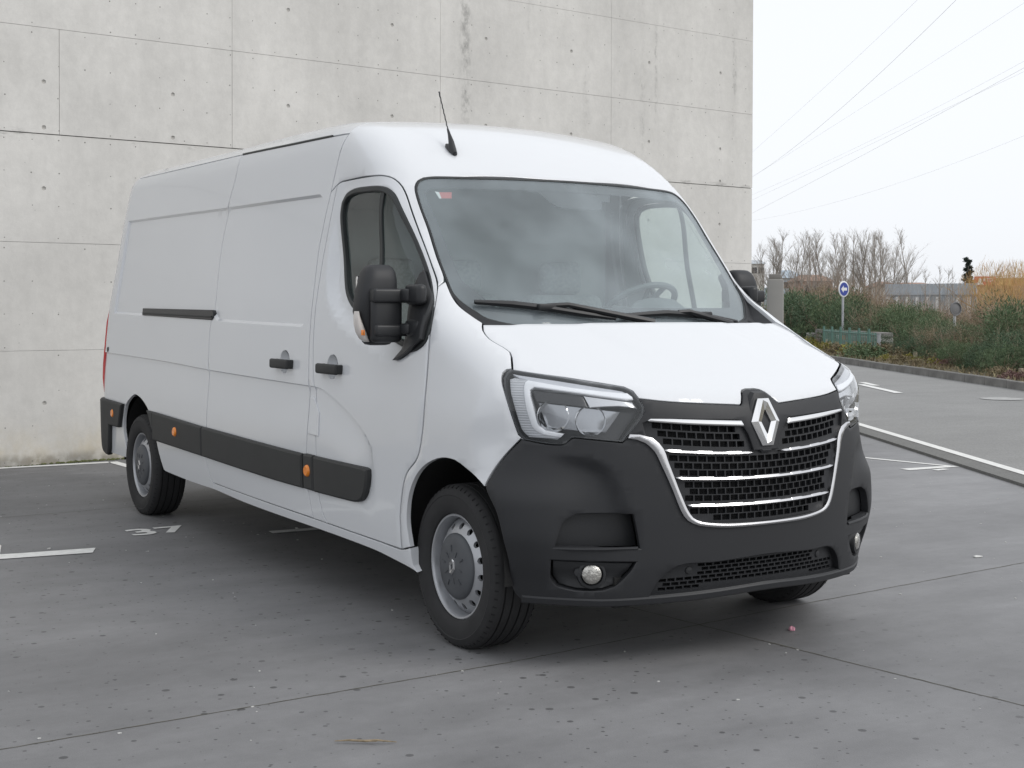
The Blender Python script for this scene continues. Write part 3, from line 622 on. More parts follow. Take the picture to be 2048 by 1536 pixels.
# --- bumper
buS = U('S', 'bump_side'); bbS = U('S', 'bump_bot'); uS = U('S', 'U'); inS = U('S', 'intake'); fpS = U('S', 'fogp'); lgS = U('S', 'lgrille'); lbS = U('S', 'lgrille_b')
hb = seq(btS[:1], buS[1:], bbS[1:])
toph = seq(btS, hlS[14:9:-1], hlS[9:10], uS[1:])
half_out = seq(hb)                                    # from arch down and along the bottom to the centre
fullb = seq(hb, mS(hb)[::-1], mS(toph)[1:], toph[::-1][:-1])
lg = seq(lbS, mS(lbS)[::-1][:], mS(lgS)[1:], lgS[::-1][:-1])
scp = smooth_line(U('S', 'scoopc'), .02)
def side_poly(c): return np.vstack([c, [(c[-1][0], .50)], [(c[0][0]-.30, .50)], [(c[0][0]-.30, c[0][1])]])
def bump_off(UV):
    o = np.zeros(len(UV))
    for flip_ in (False, True):
        Q = mS(UV) if flip_ else UV; i = inside(side_poly(scp), Q); e1 = dist(scp, Q, False)
        fade = sst(Q[:, 0]-scp[0, 0], -.02, .10)
        o -= np.where(i, fade*.026*sst(e1, 0, .042)*(1-sst(e1, .06, .26)), 0)
    return o
hol = [lg, inS, mS(inS)[::-1], fpS, mS(fpS)[::-1]]
bump = panel('front_bumper', 'S', fullb, M['plastic'], van, holes=hol, grid=.022, step=.02, offf=bump_off, bevel=.004, flange=.03, hole_flange=.03, disp=False,
             creases=[scp, mS(scp)])
# bottom lip
lip = smooth_line(np.vstack([bbS, mS(bbS)[::-1]]), .04)
panel('bumper_lip', 'S', ribbon(lip+[0, .012], .016), M['plastic'], van, off=.006, grid=.1, gap=0, bevel=.006, flange=.04, closed_smooth=False, disp=False)
# pockets behind the openings
def pocket(name, poly, depth, m, parent, grid=.05, extra=None):
    return panel(name, 'S', offset_closed(poly, -.012), m, parent, off=-depth, grid=grid, step=.03, gap=0, bevel=0, flange=0, disp=False)
for q in (inS, mS(inS)[::-1]):
    c = q.mean(0)
    # slanted back wall: deep towards the middle of the van
    s = 1 if c[0] < SC_ else -1
    panel('intake_recess', 'S', offset_closed(q, -.006), M['plastic2'], bump, grid=.03, step=.03, gap=0, bevel=0, flange=0, disp=False,
          offf=lambda UV, c=c, s=s: -.03-.06*np.clip(.5+s*(UV[:, 0]-c[0])/.25, 0, 1))
    edge = np.array([q[np.argmin(q[:, 0])], q[np.argmax(q[:, 0])]])
for q in (fpS, mS(fpS)[::-1]):
    c = q.mean(0); s = 1 if c[0] < SC_ else -1
    panel('fog_lamp_panel', 'S', offset_closed(q, .002), M['plastic2'], bump, grid=.02, step=.02, gap=0, bevel=.003, flange=0, disp=False,
          offf=lambda UV, c=c, s=s: -.012-.018*np.clip(1-np.abs(UV[:, 1]-c[1])/.05, 0, 1))
FD = Vector((.80, -.60, .0)).normalized()
for s in (1, -1):
    p = F['fog'][0]; c0 = Vector((p[0], p[1]*s, p[2])); d = Vector((.86, -.5*s, 0)).normalized()
    rot = Vector((0, 0, 1)).rotation_difference(d).to_matrix().to_4x4()
    bm = bmesh.new(); prof = [(.001, .012), (.02, .011), (.031, .008), (.038, .002), (.040, -.01)]
    add_lathe(bm, prof, 28, 'z'); bm.transform(Matrix.Translation(c0-d*.012) @ rot); o = bm_obj('fog_lamp', bm, M['lamp_glass'], van)
    bm = bmesh.new(); add_lathe(bm, [(.041, -.012), (.046, .003), (.056, .001), (.060, -.015)], 28, 'z'); bm.transform(Matrix.Translation(c0-d*.012) @ rot); bm_obj('bezel', bm, M['plastic2'], o)
    # parking sensor
    sp = chart('S', (np.array([fpS[6]+[.045, .055]]) if s == 1 else mS(np.array([fpS[6]+[.045, .055]]))), f_all)[0]
    bm = bmesh.new(); add_lathe(bm, [(.0005, .003), (.016, .002), (.018, -.006)], 20, 'z'); bm.transform(Matrix.Translation(Vector(sp)-d*.012) @ rot); bm_obj('parking_sensor', bm, M['plastic'], bump)
    # shelf line under the intake
q = [(.603, -.868, .500), (.66, -.80, .499), (.715, -.70, .498), (.762, -.578, .498)]
for s in (1, -1):
    bm = bmesh.new(); add_tube(bm, [(a-.008, b*s, c) for a, b, c in q], .007, 8); bm_obj('intake_shelf', bm, M['plastic'], bump)
# --- grille
hfS = U('S', F['hood_front']); 
gh = seq(uS[0:1], hlS[8:5:-1], hfS[:3], NOTCH)
ub = seq(uS)                                            # U line
gfr = seq(gh, mS(gh)[::-1], mS(ub)[1:], ub[::-1][:-1])
def zc(y, z0, k): return z0+k*y*y
mesh_half = np.array([(-.125, .955), (-.50, .985), (-.545, .975), (-.52, .91), (-.49, .885), (-.462, .82), (-.425, .73), (-.39, .645), (-.36, .605), (-.33, .592), (-.2, .585), (-.02, .58)])
x_at = lambda y, z: float(fB(z)-.345*y*y-fK(z)*max(abs(y)-.6, 0)**2)
toS = lambda P: unchart('S', np.array([(x_at(y, z), y, z) for y, z in P]))
mo = toS([(-.125, .972), (-.14, .988), (-.50, 1.002), (-.545, .985), (-.535, .94), (-.50, .89), (-.462, .82), (-.425, .73), (-.39, .645), (-.365, .605), (-.33, .592), (-.2, .583), (-.02, .578)])
bd = toS([(-.095, .93), (-.07, .862), (-.02, .855)])
mho = seq(mo, mS(mo)[::-1], mS(bd[:1]), mS(bd)[1:][:0], [mS(bd)[1]], [bd[1]], bd[:1])
gframe = panel('grille_surround', 'S', gfr, M['plastic'], van, holes=[mho], grid=.03, step=.02, off=.002, gap=.002, bevel=.003, flange=.02, disp=False, f=f_low, corner=30, hole_flange=.03)
# raised shield around the badge
hexa = [(-.087, 1.109), (-.034, 1.109), (.030, 1.06), (.078, .985), (.024, .862), (-.024, .858), (-.078, .985)]
shield = [(-.030, 1.090), (.030, 1.090), (.052, 1.060), (.086, .985), (.036, .868), (.022, .857), (-.022, .857), (-.036, .868), (-.086, .985), (-.052, 1.060)]
# grille mesh: staggered cells as real holes in a thin plate
cells = []
rows = [(z_, .11) for z_ in (.950, .9205, .891)]+[(z_, .085) for z_ in (.8315, .8025, .7745)]+[(z_, .06) for z_ in (.731, .7045, .678)]+[(z_, .045) for z_ in (.628, .601)]
pit = .041
for r, (z0_, kk_) in enumerate(rows):
    for k in range(-15, 16):
        y = k*pit+(r % 2)*pit/2; lv = lambda q: z0_+kk_*q*q
        cells.append([(y-.0178, lv(y-.0178)+.0115), (y+.0178, lv(y+.0178)+.0115), (y+.0178, lv(y+.0178)-.0115), (y-.0178, lv(y-.0178)-.0115)])
MH = mho
verts = []; faces = []
cellS = []
for q in cells:
    Q = toS(q)
    if inside(offset_closed(MH, .004), Q).all(): cellS.append(Q)
def holey(name, outline, cellpolys, m, parent, off, depth=.018, mir_=False):
    """flat plate with many rectangular openings that have real walls"""
    O = offset_closed(outline, -.004); V = []; E = []; 
    O = dedupe(smooth_line(O, .03, True)); n = len(O); V += list(O); E += [(k, (k+1) % n) for k in range(n)]
    lp = []
    for Q in cellpolys:
        i0 = len(V); V += list(Q); E += [(i0+k, i0+(k+1) % 4) for k in range(4)]; lp.append(i0)
    res = delaunay_2d_cdt([Vector((float(a), float(b))) for a, b in V], E, [], 0, 1e-7)
    idx = {}
    for ni, ol in enumerate(res[3]):
        for oi in ol: idx[oi] = ni
    UV = np.array([(v.x, v.y) for v in res[0]]); T = np.array([t_ for t_ in res[2]]); cen = UV[T].mean(1)
    keep = inside(O, cen)
    for i0 in lp: keep &= ~inside(UV[[idx[i0+k] for k in range(4)]], cen)
    T = T[keep]; P, N = ev('S', UV, f_low, off, False); vs_ = list(P); fs = [tuple(t_) for t_ in T]; b = len(vs_); vs_ += list(P-N*depth)
    for i0 in lp:
        for k in range(4):
            a_, c_ = idx[i0+k], idx[i0+(k+1) % 4]; fs.append((a_, c_, c_+b, a_+b))
    fs += [tuple(b+i for i in t_[::-1]) for t_ in T]
    used = sorted({i for fc in fs for i in fc}); rm = {o: k for k, o in enumerate(used)}
    o = mesh_obj(name, [vs_[i] for i in used], [tuple(rm[i] for i in fc) for fc in fs], m, parent, True, 30)
    return o
gm = holey('grille_mesh', mho, cellS, M['plastic'], van, -.014); tag(gm, kind='stuff')
panel('grille_backing', 'S', offset_closed(mho, -.015), M['black'], gframe, off=-.05, grid=.08, gap=0, bevel=0, flange=0, disp=False, f=f_low)
# chrome slats with stepped upper edges
def slat(z0, k, yh, gap0=0.):
    ob = []
    spans = [(-yh, yh)] if not gap0 else [(-yh, -gap0), (gap0, yh)]
    for a, b in spans:
        n = max(24, int((b-a)/.006)); T_, B_ = [], []
        for i in range(n+1):
            y = a+(b-a)*i/n; z = z0+k*y*y; e = min(1, min(y-a, b-y)/.04+.3); ph = (abs(y)*7.5) % 1.0; st_ = .0022*(1 if ph < .45 else (0 if ph > .55 else (1-(ph-.45)/.10)))
            T_.append((y, z+(.003+st_)*e)); B_.append((y, z-.005*e))
        def ring(L_, o_): P, N = ev('S', toS(L_), f_low, o_, False); return list(P)
        rs = [ring(T_, -.020), ring(T_, .001), ring(B_, .006), ring([(y, z-.001) for y, z in B_], -.016)]; m_ = n+1
        mesh_obj('chrome_slat', sum(rs, []), [(r_*m_+i, r_*m_+i+1, (r_+1)*m_+i+1, (r_+1)*m_+i) for r_ in range(3) for i in range(n)], M['satin'], gframe, False)
slat(.857, .10, .476, .075); slat(.757, .07, .43); slat(.653, .05, .388)
cb = U('S', F['chrome_bar'])
for q in (cb, mS(cb)[::-1]):
    panel('chrome_bar', 'S', q, M['chrome'], gframe, off=.014, grid=.02, gap=0, bevel=.005, flange=.02, disp=False, f=f_low, step=.02)
ul = smooth_line(np.vstack([uS[1:], mS(uS[1:])[::-1]]), .02)
nn_ = len(ul); tt = np.abs(np.linspace(-1, 1, nn_)); wd = np.interp(tt, [0, .35, .5, .75, .93, 1], [.0075, .008, .009, .009, .010, .007]); wd2 = np.interp(tt, [0, .3, .42, .6, .8, .93, 1], [.006, .007, .007, .005, .009, .016, .008])
panel('chrome_surround', 'S', ribbon(ul, wd2, wd), M['satin'], van, off=.014, grid=.02, gap=0, bevel=.006, flange=.03, closed_smooth=False, disp=False, f=f_low)
# badge: hollow diamond with bevelled faces
bx = .893
def prism(name, loops, faces_, m, parent):
    return mesh_obj(name, loops, faces_, m, parent, False)
OUT = [(0, 1.075), (.074, .978), (0, .880), (-.074, .978)]
def diamond(name, sc, cx, cy, cz, nrm_axis, m, parent, ext=.012):
    """outer rhombus and inner rhombus joined by a ridge; local (a,b) plane"""
    out_ = [(-.022, 1.0), (.022, 1.0), (.74, .03), (.74, -.03), (.022, -1.0), (-.022, -1.0), (-.74, -.03), (-.74, .03)]
    out_ = [(-.30, .98), (.30, .98), (.78, .02), (.30, -.98), (-.30, -.98), (-.78, .02)]
    mid = [(-.12, .90), (.12, .80), (.50, .02), (.12, -.80), (-.12, -.90), (-.50, .02)]
    inn = [(-.02, .50), (.02, .50), (.27, .0), (.02, -.50), (-.02, -.50), (-.27, .0)]
    vs_ = []; 
    for ring, h in ((out_, -.6), (out_, .0), (mid, 1.), (inn, .35), (inn, -.6)):
        for a, b in ring:
            vs_.append(Vector((h*ext, a*sc, b*sc)))
    fs = []; n = 6
    for r in range(4):
        for k in range(n): fs.append((r*n+k, r*n+(k+1) % n, (r+1)*n+(k+1) % n, (r+1)*n+k))
    mt = nrm_axis
    vs_ = [mt @ v + Vector((cx, cy, cz)) for v in vs_]
    return mesh_obj(name, vs_, [f_[::-1] for f_ in fs], m, parent, False)
tilt = Matrix.Rotation(R_(9.5), 3, 'Y')
bshield = []
vs_ = []
for h, sc_ in ((-.02, 1.08), (.003, 1.03), (.008, .96)):
    for a, b in shield: vs_.append((.834+h-(b-.98)*.17, a*sc_, .98+(b-.98)*sc_))
n = len(shield); fs = [tuple(range(2*n, 3*n))]
for r in range(2):
    for k in range(n): fs.append((r*n+k, r*n+(k+1) % n, (r+1)*n+(k+1) % n, (r+1)*n+k))
mesh_obj('badge_shield', vs_, [f_[::-1] for f_ in fs], M['plastic'], van, True, 25)
bd_o = diamond('badge', .098, .853, 0, .977, tilt.transposed(), M['chrome'], van)
# --- lower grille
lcell = []
for r in range(6):
    z0_ = .327+r*.0178
    for k in range(-17, 18):
        y = k*.036+(r % 2)*.018; zb = z0_-.035*y*y
        if r >= 3 and abs(y) > .31: continue
        lcell.append(toS([(y-.0152, zb+.0066), (y+.0152, zb+.0066), (y+.0152, zb-.0066), (y-.0152, zb-.0066)]))
lcell = [q for q in lcell if inside(offset_closed(lg, .001), q).all()]
lgm = holey('lower_grille_mesh', lg, lcell, M['plastic'], bump, -.03, depth=.02); tag(lgm, kind='stuff')
panel('lower_grille_backing', 'S', offset_closed(lg, -.012), M['black'], bump, off=-.065, grid=.08, gap=0, bevel=0, flange=0, disp=False, f=f_low)
for s in (1, -1):
    sp = chart('S', toS([(-.36*s, .395)]), f_low)[0]; d = Vector((.97, -.24*s, 0)); rot = Vector((0, 0, 1)).rotation_difference(d).to_matrix().to_4x4()
    bm = bmesh.new(); add_lathe(bm, [(.0005, .004), (.014, .002), (.017, -.006)], 18, 'z'); bm.transform(Matrix.Translation(Vector(sp)-d*.028) @ rot); bm_obj('parking_sensor', bm, M['plastic2'], bump)
# --- headlights
def head(s):
    m_ = (lambda P: P) if s == 1 else (lambda P: mS(P)[::-1])
    hl_ = m_(hlS); hin = m_(U('S', 'hlin'))
    h = empty('headlight'); h.parent = van
    panel('lamp_border', 'S', hl_, M['plastic2'], h, holes=[hin], grid=.06, step=.015, gap=.002, bevel=.002, flange=.03, off=-.001, disp=False, hole_flange=.02)
    panel('lamp_housing', 'S', offset_closed(hl_, .004), mat('lamp_black', (.03, .03, .032), .25) if s == 1 else bpy.data.materials['lamp_black'], h, grid=.05, gap=0, bevel=0, flange=0, off=-.075, disp=False)
    P = offset_closed(hin, -.01); O3 = chart('S', dedupe(smooth_line(P, .02, True)), f_all); N3 = grad(f_all, O3); k = len(O3)
    mesh_obj('lamp_sides', list(O3-N3*.01)+list(O3-N3*.078), [(i, (i+1) % k, (i+1) % k+k, i+k) for i in range(k)], bpy.data.materials['lamp_black'], h)
    panel('upper_bezel', 'S', m_(U('S', 'hlup')), M['bezel2'], h, grid=.03, step=.015, gap=0, bevel=.002, flange=.02, off=-.008, disp=False)
    panel('light_guide', 'S', m_(U('S', 'drl')), M['drl'], h, grid=.03, step=.015, gap=0, bevel=.005, flange=.03, off=-.006, disp=False)
    panel('light_guide_rim', 'S', m_(U('S', 'rim')), M['guide'], h, grid=.03, step=.012, gap=0, bevel=.003, flange=.01, off=-.0015, disp=False)
    panel('turn_signal', 'S', m_(U('S', 'sig')), M['satin'], h, grid=.03, gap=0, bevel=.003, flange=.03, off=-.012, disp=False)
    panel('lamp_shade', 'S', m_(U('S', 'hlbox')), bpy.data.materials['lamp_black'], h, grid=.03, gap=0, bevel=.003, flange=.03, off=-.016, disp=False)
    bz = panel('reflector_bezel', 'S', m_(U('S', 'hlref')), M['bezel'], h, grid=.03, step=.015, gap=0, bevel=.003, flange=.03, off=-.040, disp=False)
    for nm, r_, dep in (('bowl1', .063, .020), ('bowl2', .060, .026)):
        p = F[nm][0]; c0 = Vector((p[0], p[1]*s, p[2])); d = Vector((.90, -.42*s, .05)).normalized(); rot = Vector((0, 0, 1)).rotation_difference(d).to_matrix().to_4x4()
        bm = bmesh.new(); rg = add_lathe(bm, [(.010, -.075), (.020, -.071), (.029, -.063), (.037, -.052), (.045, -.038), (.053, -.020), (r_, .000), (r_+.002, -.006)], 30, 'z')
        for ri_, ring in enumerate(rg[:7]):
            for k, v in enumerate(ring): v.co.z += .0035*((k//2+ri_) % 3-1)
        bm.transform(Matrix.Translation(c0-d*dep) @ rot); bo = bm_obj('reflector', bm, M['chrome'], h, smooth=False)
        bm = bmesh.new(); add_lathe(bm, [(.0005, -.030), (.007, -.032), (.009, -.045), (.009, -.07)], 12, 'z'); bm.transform(Matrix.Translation(c0-d*dep) @ rot); bm_obj('bulb', bm, M['satin'], bo)
    panel('lamp_lens', 'S', offset_closed(hin, -.006), M['lens'], h, grid=.03, step=.02, gap=0, bevel=.0, flange=0, off=.0015, disp=False)
head(1); head(-1)
# --- side mouldings
mT = U('S', 'moldT'); mB = U('S', 'moldB')
def mold(P, name='side_moulding', m=M['trim'], off=.024, corner=38):
    return panel(name, 'S', P, m, van, off=off, grid=.05, step=.03, gap=.0015, bevel=.010, flange=.03, disp=False, mirror=True, corner=corner)
def mz(x, top): 
    a_ = F['moldT'] if top else F['moldB']
    return float(np.interp(x, a_[:, 0], a_[:, 2]))
def mseg(x0, x1): return seq([Sx(x, mz(x, True))[0] for x in np.linspace(x0, x1, 5)], [Sx(x, mz(x, False))[0] for x in np.linspace(x1, x0, 5)])
mold(seq([Sx(-4.105, .738)[0], Sx(-3.96, .737)[0], Sx(-3.955, .548)[0], Sx(-3.975, .60)[0], Sx(-4.06, .70)[0]]), off=.018)
mold(mseg(-3.95, -2.935)); mold(mseg(-2.925, -1.405)); mold(mseg(-1.385, -1.27))
mold(seq([Sx(-1.262, .699)[0], Sx(-.70, .697)[0], Sx(-.668, .690)[0], Sx(-.665, .66)[0], Sx(-.69, .58)[0], Sx(-.73, .54)[0], Sx(-.80, .523)[0], Sx(-1.262, .518)[0]]))
# rear bumper
mold(seq([Sx(-4.66, .745)[0], Sx(-4.75, .57)[0], Sx(-4.98, .57)[0], Sx(-5.02, .40)[0], Sx(-5.06, .345)[0], Sx(-5.16, .36)[0], Sx(-5.27, .46)[0], Sx(-5.29, .60)[0], Sx(-5.29, .76)[0]]), 'rear_bumper', off=.03)
bm = bmesh.new(); add_box(bm, (-5.36, 0, .58), (.10, 1.86, .36), .04); bm_obj('rear_bumper_bar', bm, M['trim'], van)
for (x, z) in ((-1.325, .618), (-3.443, .645), (-4.88, .665)):
    for s in (-1, 1):
        p = chart('S', Sx(x, z), f_all)[0]; bm = bmesh.new(); add_lathe(bm, [(.0005, -.036), (.023, -.036), (.029, -.030), (.031, -.02)], 24, 'y')
        if s == 1: bm.transform(Matrix.Scale(-1, 4, (0, 1, 0)))
        for v in bm.verts: v.co += Vector((p[0], p[1]*-s if s == 1 else p[1], p[2]))
        bm_obj('side_marker_lamp', bm, M['orange'], van, recalc=True)
# --- handles
def handle(x0, x1, z, s, hz):
    h = empty('door_handle'); h.parent = van; y = float(chart('S', Sx((x0+x1)/2, z), f_all)[0][1])
    bm = bmesh.new(); add_box(bm, ((x0+x1)/2, (y-.030), z), (x1-x0, .024, .050), .011, seg=3)
    for x in (x0+.02, x1-.02): add_box(bm, (x, y-.012, z), (.034, .045, .046), .008)
    if s == 1:
        bm.transform(Matrix.Scale(-1, 4, (0, 1, 0))); bmesh.ops.reverse_faces(bm, faces=bm.faces)
    bm_obj('handle_grip', bm, M['trim'], h)
    bm = bmesh.new(); add_lathe(bm, [(.0005, .030), (.03, .026), (.048, .014), (.0595, -.0005)], 32, 'y')
    bm.transform(Matrix.Translation((x0+(x1-x0)*.5, y, z+.010)))
    if s == 1: bm.transform(Matrix.Scale(-1, 4, (0, 1, 0)))
    bm_obj('handle_dish', bm, PT, h, recalc=True)
for s in (-1, 1):
    handle(-1.79, -1.56, 1.142, s, 0); handle(-1.205, -.97, 1.138, s, 0)
# --- slide rail
rl = panel('slide_rail', 'S', seq([Sx(-4.29, 1.425)[0], Sx(-2.83, 1.418)[0], Sx(-2.81, 1.40)[0], Sx(-2.81, 1.375)[0], Sx(-2.84, 1.358)[0], Sx(-4.29, 1.377)[0]]), M['plastic2'], van, off=.008, grid=.1, gap=0, bevel=.004, flange=.02, mirror=True, closed_smooth=False, disp=False)
bm = bmesh.new()
pr = chart('S', np.array([(x, np.interp(x, [-4.27, -2.83], [1.392, 1.378])) for x in np.linspace(-4.27, -2.83, 10)]), f_all)
add_tube(bm, [(p[0], p[1]-.008, p[2]) for p in pr], .007, 6); bm_obj('rail_lip', bm, M['trim'], rl[0])
bm = bmesh.new(); add_tube(bm, [(p[0], -p[1]+.008, p[2]) for p in pr], .007, 6); bm_obj('rail_lip', bm, M['trim'], rl[1])
p = F['fueldot'][0]
for s in (1, -1):
    bm = bmesh.new(); add_lathe(bm, [(.0005, -.004), (.017, -.004), (.020, 0), (.020, .006)], 16, 'y')
    bm.transform(Matrix.Translation((p[0], p[1], p[2])))
    if s == -1: bm.transform(Matrix.Scale(-1, 4, (0, 1, 0)))
    bm_obj('door_stop', bm, M['seal'], van, recalc=True)
# --- floor, wheel housings
bm = bmesh.new(); add_box(bm, (-2.4, 0, .42), (5.6, 1.05, .08)); add_box(bm, (-2.05, 0, .40), (2.9, 1.86, .06)); add_box(bm, (-1.9, 0, .33), (2.4, 1.0, .06)); add_box(bm, (.45, 0, .32), (.5, 1.3, .12)); bm_obj('underbody', bm, M['under'], van, smooth=False)
for s in (1, -1):
    for xc, y0, rad, zt in ((0.015, -1.0, .43, .81), (-4.335, -.95, .435, .80)):
        vs_ = []; fs = []; n = 28
        for k in range(n+1):
            a_ = R_(-3+186*k/n); x = xc+rad*1.0*math.cos(a_); z = .36+.455*math.sin(a_)
            vs_ += [(x, y0*s, z), (x, (y0+.42)*s, z)]
        for k in range(n): fs.append((2*k, 2*k+1, 2*k+3, 2*k+2))
        c0 = len(vs_); vs_.append((xc, (y0+.42)*s, .36))
        for k in range(n): fs.append((2*k+1, c0, 2*k+3))
        mesh_obj('wheel_housing', vs_, fs, M['under'], van)
# filler under the front of the rear quarter: angled mud flap piece beside the rear wheel
# --- wheels
def wheel_parts():
    t_ = empty('wheel')
    W2 = .112
    bm = bmesh.new(); R = .348
    side = [(.222, -.088), (.226, -.098), (.240, -.107), (.262, -.112), (.285, -.1135), (.300, -.1125), (.304, -.1145), (.308, -.1125), (.322, -.108), (.330, -.103), (.3385, -.095), (.3435, -.085)]
    tread = []
    gr = [-.062, -.022, .022, .062]
    ys_ = [-.080]
    for g_ in gr: tread += [(R-.0005, g_-.0045), (R-.009, g_-.0035), (R-.009, g_+.0035), (R-.0005, g_+.0045)]
    prof = side+[(R-.0015, -.080)]+tread+[(R-.0015, .080)]+[(r, -y) for r, y in side[::-1]]+[(.215, .06), (.215, -.06)]
    add_lathe(bm, prof, 72, 'y', closed=True)
    bmesh.ops.recalc_face_normals(bm, faces=bm.faces)
    ty = bm_obj('tyre', bm, M['rubber'], t_, angle=28)
    # shoulder sipes and block edges as small raised bars
    bm = bmesh.new()
    for k in range(60):
        a_ = 2*math.pi*k/60; 
        rot = Matrix.Rotation(-a_, 4, 'Y')
        b2 = bmesh.ops.create_cube(bm, size=1, matrix=rot @ Matrix.Translation((.3355, -.0975, 0)) @ Matrix.Rotation(R_(-35), 4, 'Z') @ Matrix.Diagonal((.004, .016, .004, 1)))
        b2 = bmesh.ops.create_cube(bm, size=1, matrix=rot @ Matrix.Translation((.3355, .0975, 0)) @ Matrix.Rotation(R_(35), 4, 'Z') @ Matrix.Diagonal((.004, .016, .004, 1)))
    tag(bm_obj('tread_block', bm, M['black'], ty, smooth=False), kind='stuff')
    bm = bmesh.new()
    prof = [(.2215, -.083), (.2225, -.090), (.2195, -.0925), (.213, -.091), (.209, -.084), (.2068, -.074), (.2058, -.060), (.205, -.040), (.204, -.010), (.203, .08)]
    add_lathe(bm, prof, 64, 'y'); 
    add_lathe(bm, [(.213, -.05), (.213, .085)], 48, 'y')
    rim = bm_obj('rim', bm, M['silver'], t_, angle=40, recalc=False)
    # disc with round ventilation holes
    NS = 15; vs_ = []; fs = []
    ri, ro = .135, .2035
    def dy(r): return float(np.interp(r, [.10, .13, .142, .170, .190, .2035], [-.090, -.090, -.088, -.073, -.055, -.038]))
    for s_i in range(NS):
        a0 = 2*math.pi*s_i/NS; da = 2*math.pi/NS; pts = []; edges = []
        for k in range(5): pts.append((ro, a0+da*k/4))
        for k in range(3): pts.append((ri+(ro-ri)*(2-k)/3.0 if k < 2 else ri, a0+da)) if k < 2 else None
        for k in range(5): pts.append((ri, a0+da*(4-k)/4))
        for k in (1, 2): pts.append((ri+(ro-ri)*k/3, a0))
        L = [((r)*1.0, (a_-a0)*.155) for r, a_ in pts]
        n0 = len(L); H = [(.1700+.0138*math.cos(q_), da/2*.155+.0130*math.sin(q_)) for q_ in [2*math.pi*j/14+.11 for j in range(14)]]
        V = [Vector(p_) for p_ in L+H]; E = [(k, (k+1) % n0) for k in range(n0)]+[(n0+k, n0+(k+1) % 14) for k in range(14)]
        res = delaunay_2d_cdt(V, E, [], 0, 1e-8); Hn = np.array(H); Ln = np.array(L)
        UV = np.array([(v.x, v.y) for v in res[0]]); T = np.array(res[2]); c_ = UV[T].mean(1); T = T[inside(Ln, c_) & ~inside(Hn, c_)]
        b = len(vs_)
        for r, q_ in UV:
            a_ = a0+q_/.155; vs_.append((r*math.cos(a_), dy(r), r*math.sin(a_)))
        fs += [tuple(b+int(i) for i in t3) for t3 in T]
        # hole walls
        b2 = len(vs_)
        for r, q_ in H:
            a_ = a0+q_/.155; vs_.append((r*math.cos(a_), dy(r), r*math.sin(a_))); vs_.append(((r)*math.cos(a_), dy(r)+.012, r*math.sin(a_)))
        for k in range(14): fs.append((b2+2*k, b2+2*((k+1) % 14), b2+2*((k+1) % 14)+1, b2+2*k+1))
    bm = bmesh.new(); me = bpy.data.meshes.new('tmp'); me.from_pydata(vs_, [], fs); bm.from_mesh(me); bmesh.ops.remove_doubles(bm, verts=bm.verts, dist=1e-4); bpy.data.meshes.remove(me)
    bm_obj('wheel_disc', bm, M['silver'], t_, angle=50, recalc=True)
    bm = bmesh.new(); add_lathe(bm, [(.0005, .03), (.2, .03)], 32, 'y'); add_lathe(bm, [(.12, .0), (.12, .06)], 32, 'y'); bm_obj('brake_drum', bm, M['black'], t_)
    # hub cap
    bm = bmesh.new(); prof = [(.0005, -.114), (.03, -.114), (.034, -.1125), (.060, -.1115), (.085, -.110), (.115, -.107), (.132, -.101), (.1405, -.093), (.1405, -.07)]
    add_lathe(bm, prof, 56, 'y'); cap = bm_obj('hub_cap', bm, mat('hub_cap_grey', (.075, .08, .088), .5, noise=(12, .15)) if 'hub_cap_grey' not in bpy.data.materials else bpy.data.materials['hub_cap_grey'], t_, angle=60, recalc=True)
    for k in range(10):
        a_ = 2*math.pi*k/10+.2; bm = bmesh.new(); bmesh.ops.create_cube(bm, size=1, matrix=Matrix.Rotation(-a_, 4, 'Y') @ Matrix.Translation((.078 if k % 2 else .060, -.1118, 0)) @ Matrix.Diagonal((.026, .005, .005, 1)))
        bm_obj('cap_rib', bm, bpy.data.materials['hub_cap_grey'], cap)
    rotm = Matrix.Rotation(R_(-90), 3, 'Z')
    diamond('wheel_badge', .033, 0, -.116, 0, rotm, M['satin'], cap, ext=.004)
    return t_
def copy_tree(o, parent=None):
    c = o.copy(); COL.objects.link(c); c.parent = parent
    for ch in list(o.children): copy_tree(ch, c)
    return c
W0_ = wheel_parts()
for i, (x, y, s) in enumerate(((0, -.868, 1), (-4.332, -.862, 1), (0, .868, -1), (-4.332, .862, -1))):
    o = W0_ if i == 0 else copy_tree(W0_)
    o.parent = van; o.location = (x, y, .343); o.rotation_euler = (0, (.35, -.12, 1.1, 2.)[i], 0 if s == 1 else math.pi)
    if s == -1: o.rotation_euler = (0, .6, math.pi)
